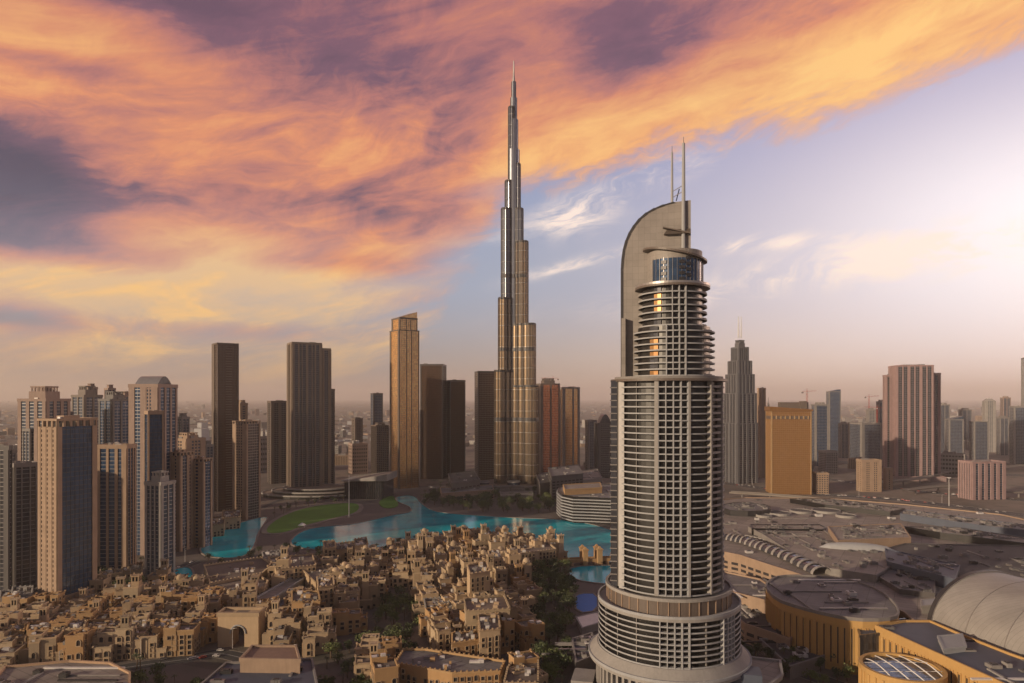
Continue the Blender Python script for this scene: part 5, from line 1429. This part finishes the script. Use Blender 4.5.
# arched gate
x, y = G(238, 647)
t = thing('arched_gate', 'large plain sandstone gate with one pointed arch in the old town wall', 'gate', (x, y, 0))
mb = MB(); w, h, hw, ah, dpt = 13.5, 21, 4.2, 9, 12
mb.box(-w, -hw, 0, dpt, 0, h, M['souk']); mb.box(hw, w, 0, dpt, 0, h, M['souk'])
n = 10
ap = [(hw * cos(pi * i / n), ah + 4.6 * sin(pi * i / n)) for i in range(n + 1)]
for yy, rv in ((0, False), (dpt, True)):
    for i in range(n):
        (x0, z0_), (x1, z1_) = ap[i], ap[i + 1]; q = [(x0, yy, z0_), (x0, yy, h), (x1, yy, h), (x1, yy, z1_)]
        mb.face(q, M['souk'])
for i in range(n):
    (x0, z0_), (x1, z1_) = ap[i], ap[i + 1]; mb.face([(x0, 0, z0_), (x1, 0, z1_), (x1, dpt, z1_), (x0, dpt, z0_)], M['souk'])
mb.face([(-hw, 0, h), (hw, 0, h), (hw, dpt, h), (-hw, dpt, h)], M['roof']); mb.build('wall', t)
mb = MB(); mb.ring([(-w - .6, -.6), (w + .6, -.6), (w + .6, dpt + .6), (-w - .6, dpt + .6)], [(-w + .8, .8), (w - .8, .8), (w - .8, dpt - .8), (-w + .8, dpt - .8)], h - .8, h + 1.8, M['souk']); mb.build('parapet', t)
mb = MB()
for i in range(n):
    a0, a1 = pi * i / n, pi * (i + 1) / n
    mb.tube(((hw + .9) * cos(a0), -.3, ah + (5.5) * sin(a0)), ((hw + .9) * cos(a1), -.3, ah + 5.5 * sin(a1)), .5, .5, M['white'], 5)
mb.build('arch_trim', t)
# covered passage with a white balustrade and its dark glass roof
q = GP([(232, 612), (300, 574), (306, 578), (240, 620)], 9)
mb = MB(); mb.prism(q, 0, 9, M['pale'], M['rooftan']); o = tag(mb.build('covered_passage'), 'long diagonal passage roof with pale balustrades inside the quarter', 'passage')
mb = MB(); mb.ring(inset(q, -.4), inset(q, .4), 8.5, 10.4, M['white']); mb.build('balustrade', o)
q = GP([(252, 622), (296, 590), (316, 582), (322, 586), (300, 600), (286, 618)], 4)
mb = MB(); mb.prism(q, 0, 4, M['grey'], M['roofblue']); tag(mb.build('low_roof'), 'dark blue sunken roof beside the diagonal passage', 'roof')
# awnings
for px, py, w, lab in ((433, 583, 9, 'bright blue fabric awning among the inner sandstone houses'), (388, 643, 8, 'dark blue fabric awning in the tree filled garden')):
    x, y = G(px, py, 9); t = thing('fabric_awning', lab, 'awning', (x, y, 0), radians(20))
    mb = MB(); mb.prism(rect(w * .9, w * 1.6), 9, 9.3, M['blue']); mb.build('canopy', t)
    for sx in (-.4, .4):
        for sy in (-.7, .7): mb = MB(); mb.tube((sx * w, sy * w, 0), (sx * w, sy * w, 9), .15, .15, M['metal'], 6); mb.build('post', t)
# white-balconied low rises at the foot of the towers
for i, (a, b, y0, hh, lab) in enumerate(((0, 16, 600, 12, 'low white balconied apartment house cut by the frame edge'), (12, 32, 596, 17, 'pinkish white framed apartment house beside the broad arcaded tower'), (33, 50, 598, 13, 'stepped white balconied house against the broad arcaded tower'),
        (100, 122, 575, 9, 'low pinkish townhouse row under the sandstone tower'), (122, 142, 572, 9, 'low townhouse block between two sandstone towers'), (206, 224, 526, 14, 'small pale terrace housing on the lake shore'), (222, 240, 519, 14, 'upper pale terrace housing on the lake shore'))):
    t = block(lab, [(a, y0), (b, y0 - 1.5), (b + 1, y0 - 9), (a + 1, y0 - 8)], hh, 'pale' if i in (0, 1, 2) else 'souk', near=i < 3)

# ================================================================== trees
def leafy(seed, r, h, th, n=420, mat='leaf'):
    rnd = random.Random(seed); mb = MB()
    lobes = [(rnd.uniform(-.45, .45) * r, rnd.uniform(-.45, .45) * r, th + rnd.uniform(.25, .75) * h, rnd.uniform(.4, .65) * r) for _ in range(7)]
    for i in range(n):
        lx, ly, lz, lr = rnd.choice(lobes)
        v = Vector((rnd.gauss(0, 1), rnd.gauss(0, 1), rnd.gauss(0, 1))).normalized() * lr * rnd.uniform(.55, 1.08)
        c = Vector((lx, ly, lz)) + Vector((v.x, v.y, v.z * .8)); s_ = rnd.uniform(.28, .62)
        a = Vector((rnd.gauss(0, 1), rnd.gauss(0, 1), rnd.gauss(0, .6))).normalized(); b = a.orthogonal().normalized() * s_; a = a.cross(b).normalized() * s_ * rnd.uniform(.6, 1.2)
        mb.face([c - a - b * .5, c + b, c + a + b * .3], M[mat]) if rnd.random() < .5 else mb.face([c - a, c + b, c + a, c - b], M[mat])
    t = MB(); t.tube((0, 0, 0), (0, 0, th + h * .3), r * .09, r * .05, M['bark'], 7)
    for i in range(4):
        lx, ly, lz, lr = lobes[i]; t.tube((0, 0, th * .9), (lx, ly, lz), r * .045, r * .015, M['bark'], 5)
    return mb, t
def palm(seed, h):
    rnd = random.Random(seed); mb = MB()
    for i in range(17):
        a = 2 * pi * i / 17 + rnd.uniform(-.15, .15); el = rnd.uniform(-.1, .9); L = rnd.uniform(2.6, 3.4); d = Vector((cos(a), sin(a))); s_ = Vector((-sin(a), cos(a)))
        pts = [(d * L * t * cos(el * (1 - t * .5)), h + L * (sin(el) * t - .55 * t * t)) for t in (0, .25, .5, .75, 1)]
        for k in range(4):
            (p0, z0_), (p1, z1_) = pts[k], pts[k + 1]; w0, w1 = .45 * (1 - k * .18), .45 * (1 - (k + 1) * .22)
            for sg in (-1, 1): mb.face([(p0.x, p0.y, z0_), (p1.x, p1.y, z1_), (p1.x + sg * s_.x * w1, p1.y + sg * s_.y * w1, z1_ - w1 * .6), (p0.x + sg * s_.x * w0, p0.y + sg * s_.y * w0, z0_ - w0 * .6)], M['palm'])
    t = MB(); t.tube((0, 0, 0), (.25, .1, h * .5), .34, .27, M['bark'], 7); t.tube((.25, .1, h * .5), (0, 0, h), .27, .22, M['bark'], 7)
    return mb, t
TP = []
for i in range(4):
    c, tr = leafy(i + 1, 4.2 + i * .5, 6.5, 2.5, 420, 'leaf' if i % 2 else 'leafd')
    r = bpy.data.objects.new('broadleaf_tree', None); COL.objects.link(r); TP.append((r, [c.build('crown', r), tr.build('trunk', r)], 'tree'))
for i in range(2):
    c, tr = palm(i + 9, 8.5 + i * 1.5)
    r = bpy.data.objects.new('palm_tree', None); COL.objects.link(r); TP.append((r, [c.build('crown', r), tr.build('trunk', r)], 'palm tree'))
tused = set()
def plant(x, y, k, group, label, s_=1.0, rnd=random):
    r, parts, cat = TP[k]
    rz = rnd.uniform(0, 6.28)
    if k not in tused: tused.add(k); o = r; o.location = (x, y, 0); o.rotation_euler = (0, 0, rz); o.scale = (s_,) * 3
    else: o = dup(r, parts, (x, y, 0), rz, scale=(s_,) * 3)
    tag(o, label, cat, group)
def scatter(pts, n, group, kinds, lt, lp, s0=.8, s1=1.3, seed=1, dmin=5.5):
    P = [G(x, y) for x, y in pts]; rnd = random.Random(seed); got = []; tries = 0
    xs = [p[0] for p in P]; ys = [p[1] for p in P]
    while len(got) < n and tries < 6000:
        tries += 1; x, y = rnd.uniform(min(xs), max(xs)), rnd.uniform(min(ys), max(ys))
        if not inpoly(x, y, P) or any(hypot(x - a, y - b) < dmin for a, b in got): continue
        if any(inpoly(x, y, W_) for W_ in WAT): continue
        got.append((x, y)); k = rnd.choice(kinds); plant(x, y, k, group + (' palms' if k > 3 else ' trees'), lp if k > 3 else lt, rnd.uniform(s0, s1), rnd)
WAT = [GP(p) for p in (LAKE_L, LAKE_M, LAKE_P, LAKE_S)]
scatter([(526, 566), (566, 568), (572, 590), (574, 620), (566, 650), (572, 690), (546, 690), (540, 640), (534, 590)], 95, 'grove beside the hotel', (0, 1, 2, 3, 4), 'dark leafy tree in the grove between old town and hotel', 'palm in the grove between old town and hotel', .9, 1.5, 2)
scatter([(385, 600), (400, 592), (416, 600), (424, 612), (420, 640), (410, 664), (384, 664), (368, 640)], 40, 'old town garden', (1, 2, 3, 4), 'green tree in the sandstone quarter garden', 'palm in the sandstone quarter garden', .8, 1.3, 3)
scatter([(322, 645), (362, 642), (390, 668), (390, 700), (322, 700)], 26, 'bottom garden', (0, 1, 3, 4), 'green tree by the bottom edge gardens', 'palm by the bottom edge gardens', .8, 1.2, 4)
scatter([(108, 590), (140, 588), (146, 600), (114, 604)], 12, 'courtyard', (0, 1, 3), 'tree in the dark green townhouse court', '', .9, 1.4, 5)
scatter([(0, 590), (40, 582), (98, 588), (140, 572), (146, 566), (96, 572), (0, 574)], 34, 'tower garden', (0, 1, 2, 4), 'tree in the gardens under the sandstone towers', 'palm in the gardens under the sandstone towers', .9, 1.5, 6)
scatter([(425, 502), (435, 494), (530, 497), (552, 500), (554, 512), (520, 515), (440, 509)], 80, 'shore garden', (0, 1, 2, 3), 'dark tree in the shore gardens below the tallest spire', '', 1.0, 1.9, 7, 8)
scatter([(430, 488), (560, 488), (552, 496), (436, 496)], 30, 'boulevard', (0, 2, 4), 'tree along the boulevard under the tallest spire', 'palm along the boulevard under the tallest spire', 1.0, 1.6, 8, 9)
scatter([(728, 655), (760, 650), (850, 668), (850, 690), (740, 690)], 30, 'mall forecourt', (0, 1, 4), 'dark tree in the forecourt between hotel and mall', 'palm in the forecourt between hotel and mall', .9, 1.3, 9)
scatter([(212, 700), (190, 676), (130, 668), (120, 684), (130, 700)], 14, 'roadside', (0, 1, 4), 'tree by the road at the bottom edge hall', 'palm by the road at the bottom edge hall', .7, 1.1, 10)
scatter([(196, 556), (206, 538), (240, 520), (262, 514), (258, 510), (216, 522), (190, 545)], 20, 'lake shore', (4, 5), '', 'palm on the lake shore promenade', .9, 1.2, 11)
scatter([(272, 520), (300, 508), (350, 501), (352, 498), (296, 504), (268, 514)], 26, 'park path', (4, 5, 0), 'small tree lining the park path', 'palm lining the park path', .8, 1.1, 12, 8)
scatter([(280, 548), (300, 548), (350, 553), (400, 546), (440, 541), (440, 546), (400, 552), (350, 560), (285, 566)], 30, 'lakefront', (4, 5, 0), 'small tree on the old town side of the lake', 'palm on the old town side of the lake', .8, 1.15, 21, 6)
scatter([(206, 560), (258, 550), (275, 545), (284, 560), (262, 572), (206, 580)], 22, 'souk promenade', (4, 5, 2), 'tree on the promenade before the souk hall', 'palm on the promenade before the souk hall', .8, 1.1, 22, 7)
scatter([(415, 500), (430, 494), (436, 500), (420, 508)], 10, 'small basin', (0, 4), 'tree beside the small upper basin', 'palm beside the small upper basin', 1.0, 1.3, 23, 8)
scatter([(440, 560), (530, 552), (535, 640), (430, 640)], 30, 'inner quarter', (4, 5, 1), 'tree in the lanes of the inner quarter', 'palm in the lanes of the inner quarter', .7, 1.0, 13, 12)

# ================================================================== parked and driving cars, lamps
def car_proto(col, nm):
    r = bpy.data.objects.new('car', None); COL.objects.link(r)
    b = MB(); b.box(-2.2, 2.2, -.9, .9, .35, .95, M[col]); b.prism([(-1.5, -.82), (1.1, -.82), (1.1, .82), (-1.5, .82)], .95, 1.5, M[col], scale=.82, cx=-.2); 
    g_ = MB(); g_.prism([(-1.56, -.86), (1.16, -.86), (1.16, .86), (-1.56, .86)], .97, 1.4, M['win'], scale=.85, cx=-.2)
    out = [b.build('body', r), g_.build('window', r)]
    for x in (-1.4, 1.4):
        for y in (-.9, .9): w = MB(); w.tube((x, y - .1, .34), (x, y + .1, .34), .34, .34, M['dmetal'], 10); out.append(w.build('wheel', r))
    return r, out
cars = [(car_proto(c, c), n) for c, n in (('wmetal', 'white'), ('dmetal', 'black'), ('metal', 'silver'), ('red', 'red'))]
cu = set(); rnd = random.Random(77)
for ri, nm, n in ((0, 'the road below the broad arcaded tower', 12), (2, 'the road past the bottom edge halls', 16), (4, 'the highway beyond the mall', 60), (5, 'the second highway beyond the mall', 40), (3, 'the boulevard under the tallest spire', 14)):
    Q = ROADS[ri]
    for _ in range(n):
        i = rnd.randrange(2, len(Q) - 2); d = (Q[i + 1] - Q[i - 1]).normalized(); k = rnd.randrange(4); off = rnd.choice((-1, 1)) * rnd.choice((2.6, 4.8)); p = Q[i].lerp(Q[i + 1], rnd.random()) + Vector((-d.y, d.x)) * off
        (r, parts), cn = cars[k]
        if k not in cu: cu.add(k); o = r; o.location = (p.x, p.y, .02); o.rotation_euler = (0, 0, atan2(d.y, d.x))
        else: o = dup(r, parts, (p.x, p.y, .02), atan2(d.y, d.x))
        tag(o, f'small {cn} car on {nm}', 'car', f'{cn} cars on {nm}')
r = bpy.data.objects.new('street_lamp', None); COL.objects.link(r)
a = MB(); a.tube((0, 0, 0), (0, 0, 13), .22, .12, M['wmetal'], 6); b = MB(); b.tube((0, 0, 13), (2.4, 0, 13.6), .1, .08, M['wmetal'], 5); c = MB(); c.box(1.8, 3.2, -.25, .25, 13.45, 13.65, M['pale'])
lp = [a.build('pole', r), b.build('arm', r), c.build('lamp_head', r)]; first = True
for ri, nm in ((0, 'the road below the broad arcaded tower'), (2, 'the road past the bottom edge halls'), (4, 'the highway beyond the mall'), (3, 'the boulevard under the tallest spire')):
    Q = ROADS[ri]
    for i in range(3, len(Q) - 2, 5):
        d = (Q[i + 1] - Q[i - 1]).normalized(); p = Q[i] + Vector((-d.y, d.x)) * (19 if ri == 4 else 10)
        if first: o = r; o.location = (p.x, p.y, 0); first = False
        else: o = dup(r, lp, (p.x, p.y, 0), atan2(d.y, d.x))
        tag(o, f'pale street lamp along {nm}', 'street lamp', f'street lamps along {nm}')
x, y = G(949, 506); t = thing('light_mast', 'tall pale light mast beside the highway by the ribbed hotel block', 'mast', (x, y, 0))
mb = MB(); mb.tube((0, 0, 0), (0, 0, topz(478, y)), .6, .35, M['wmetal']); mb.build('pole', t); mb = MB(); mb.prism(ngon(3.2, 10), topz(478, y), topz(478, y) + .8, M['wmetal']); mb.build('lamp_ring', t)
# elevated viaducts in the haze
for pts, w, h, lab in (([(880, 482), (920, 478), (960, 470), (1080, 462)], 14, 11, 'pale curving elevated viaduct beside the fluted pinkish tower'), ([(905, 490), (960, 486), (1010, 492), (1080, 488)], 12, 9, 'second curving elevated viaduct by the ribbed hotel block'),
                       ([(730, 492), (800, 497), (880, 508), (1000, 530), (1100, 545)], 14, 12, 'long elevated ramp passing behind the mall roofs')):
    Q = road(pts, w, 0, LIGHTP, False, 'viaduct', h)
    o = COL.objects['viaduct'] if 'viaduct' in COL.objects else None
    last = [q for q in COL.objects if q.name.startswith('viaduct')][-1]
    if 'kind' in last: del last['kind']
    tag(last, lab, 'viaduct')
    for i in range(2, len(Q), 3):
        mb = MB(); mb.prism(ngon(1.3, 8, 0, Q[i].x, Q[i].y), 0, h - 1.3, M['grey']); mb.build('pier', last)

# ================================================================== far city
rnd = random.Random(99); blockers = []
def clear(x, y, r):
    for t, c, s_, H in TOWERS:
        if hypot(x - c.x, y - c.y) < s_ * .75 + r: return False
    return True
LMF = [('the curved dark lakeside tower', G(225, 512)), ('the striped tower', G(305, 495)), ('the golden slanted tower', G(404, 489)), ('the tallest spire', G(514, 488)), ('the grey banded tower', G(568, 471)),
       ('the art deco tower', G(740, 484)), ('the golden office block', G(788, 494)), ('the fluted pinkish tower', G(914, 480)), ('the ribbed hotel block', G(982, 500)), ('the vaulted crown tower', G(158, 556)), ('the crane carrying core', G(871, 460)), ('the tower cut by the frame edge', G(1024, 462))]
far = []; tries = 0
while len(far) < 190 and tries < 20000:
    tries += 1
    py = 404 + 78 * rnd.random() ** 1.6; px = rnd.uniform(-20, 1044)
    if 60 < px < 200 and py > 450: continue
    if px < 620 and py > 474: continue
    if px > 720 and py > 487: continue
    if 1150 > G(px, py)[1] and px < 700: continue
    x, y = G(px, py); s_ = rnd.uniform(20, 48); tall = rnd.random()
    if y > 9000 or not clear(x, y, s_ * .6 + 6) or any(hypot(x - a, y - b) < (s_ + c) * .75 for a, b, c, *_q in far): continue
    h = rnd.uniform(10, 26) if tall < .62 else rnd.uniform(26, 55) if tall < .93 else rnd.uniform(60, 110)
    if px < 250 or 440 < px < 470: h = min(h, 40)
    far.append((x, y, s_, h))
protos = []
for i in range(9):
    r = bpy.data.objects.new('city_block', None); COL.objects.link(r); w, rf = MB(), MB(); rr = random.Random(i)
    wm = M[('pale', 'tan', 'grey', 'pink', 'dark')[i % 5]]
    a, b = rr.uniform(.7, 1.1), rr.uniform(.6, 1.0); core = MB(); core.prism(rect(a - .04, b - .04), 0, 1, M['win'], M['roof'])
    nf = 5 + i
    for f in range(nf): w.ring(rect(a, b), inset(rect(a, b), .03), f / nf, (f + .52) / nf, wm)
    for k in range(9):
        for face in (0, 1, 2, 3): put(w, face, (a / 2, b / 2), *((-a / 2 + a * k / 8 - .02, -a / 2 + a * k / 8 + .02) if face in (0, 2) else (-b / 2 + b * k / 8 - .02, -b / 2 + b * k / 8 + .02)), .008, 0, 1, wm)
    rf.ring(inset(rect(a, b), -.012), inset(rect(a, b), .03), .97, 1.05, wm)
    for k in range(3): x, y = rr.uniform(-.3, .3), rr.uniform(-.25, .25); rf.box(x - .1, x + .1, y - .07, y + .07, .99, 1.0 + rr.uniform(.06, .2), M[rr.choice(('wmetal', 'grey', 'pale'))])
    protos.append((r, [core.build('glazing', r), w.build('wall', r), rf.build('roof', r)], ('pale', 'tan', 'grey', 'pinkish', 'dark')[i % 5]))
rk = {}; pu = set()
order = sorted(far, key=lambda f: min(hypot(l[1][0] - f[0], l[1][1] - f[1]) for l in LMF))
for (x, y, s_, h) in order:
    j = min(range(len(LMF)), key=lambda q: hypot(LMF[q][1][0] - x, LMF[q][1][1] - y)); n = rk.get(j, 0); rk[j] = n + 1
    k = rnd.randrange(9); r, parts, cn = protos[k]; sc = (s_, s_, h); rz = rnd.uniform(0, pi)
    if k not in pu: pu.add(k); o = r; o.location = (x, y, 0); o.rotation_euler = (0, 0, rz); o.scale = sc
    else: o = dup(r, parts, (x, y, 0), rz, scale=sc)
    tag(o, f"{'low' if h < 26 else 'mid height' if h < 56 else 'tall'} {cn} city block, {ordw(n)}nearest to {LMF[j][0]}", 'building', 'hazy city blocks on the plain')
# beyond them the city reads as one mass
mb = MB()
for i in range(5200):
    py = 399.8 + 55 * rnd.random() ** 3.2; px = rnd.uniform(-80, 1104); x, y = G(px, py)
    if y < 2300 or y > 26000: continue
    s_ = rnd.uniform(7, 22) * (1 + y / 12000); h = rnd.uniform(5, 14) if rnd.random() < .93 else rnd.uniform(20, 70)
    m = M[rnd.choice(('pale', 'tan', 'grey', 'white', 'dark', 'roof'))]; a = rnd.uniform(0, 1.57); c_, s2 = cos(a) * s_, sin(a) * s_
    if not clear(x, y, s_): continue
    mb.prism([(x - c_, y - s2), (x + s2, y - c_), (x + c_, y + s2), (x - s2, y + c_)], 0, h, m, bottom=False)
tag(mb.build('distant_city'), 'countless tiny buildings of the distant city fading into haze', 'distant city', kind='stuff')

# ================================================================== haze
HAZE = bpy.data.materials.new('haze_air'); HAZE.use_nodes = True
nt = HAZE.node_tree; nt.nodes.clear()
out = nt.nodes.new('ShaderNodeOutputMaterial'); pv = nt.nodes.new('ShaderNodeVolumePrincipled')
pv.inputs['Color'].default_value = (1.0, 0.985, 0.93, 1); pv.inputs['Density'].default_value = 0.00006; pv.inputs['Anisotropy'].default_value = 0.5
nt.links.new(pv.outputs[0], out.inputs['Volume'])
mb = MB(); mb.box(-R_ - 100, R_ + 100, -2100, R_ + 100, -1.0, 840, HAZE)
tag(mb.build('haze'), 'warm evening haze lying over the whole city', 'haze', kind='stuff')
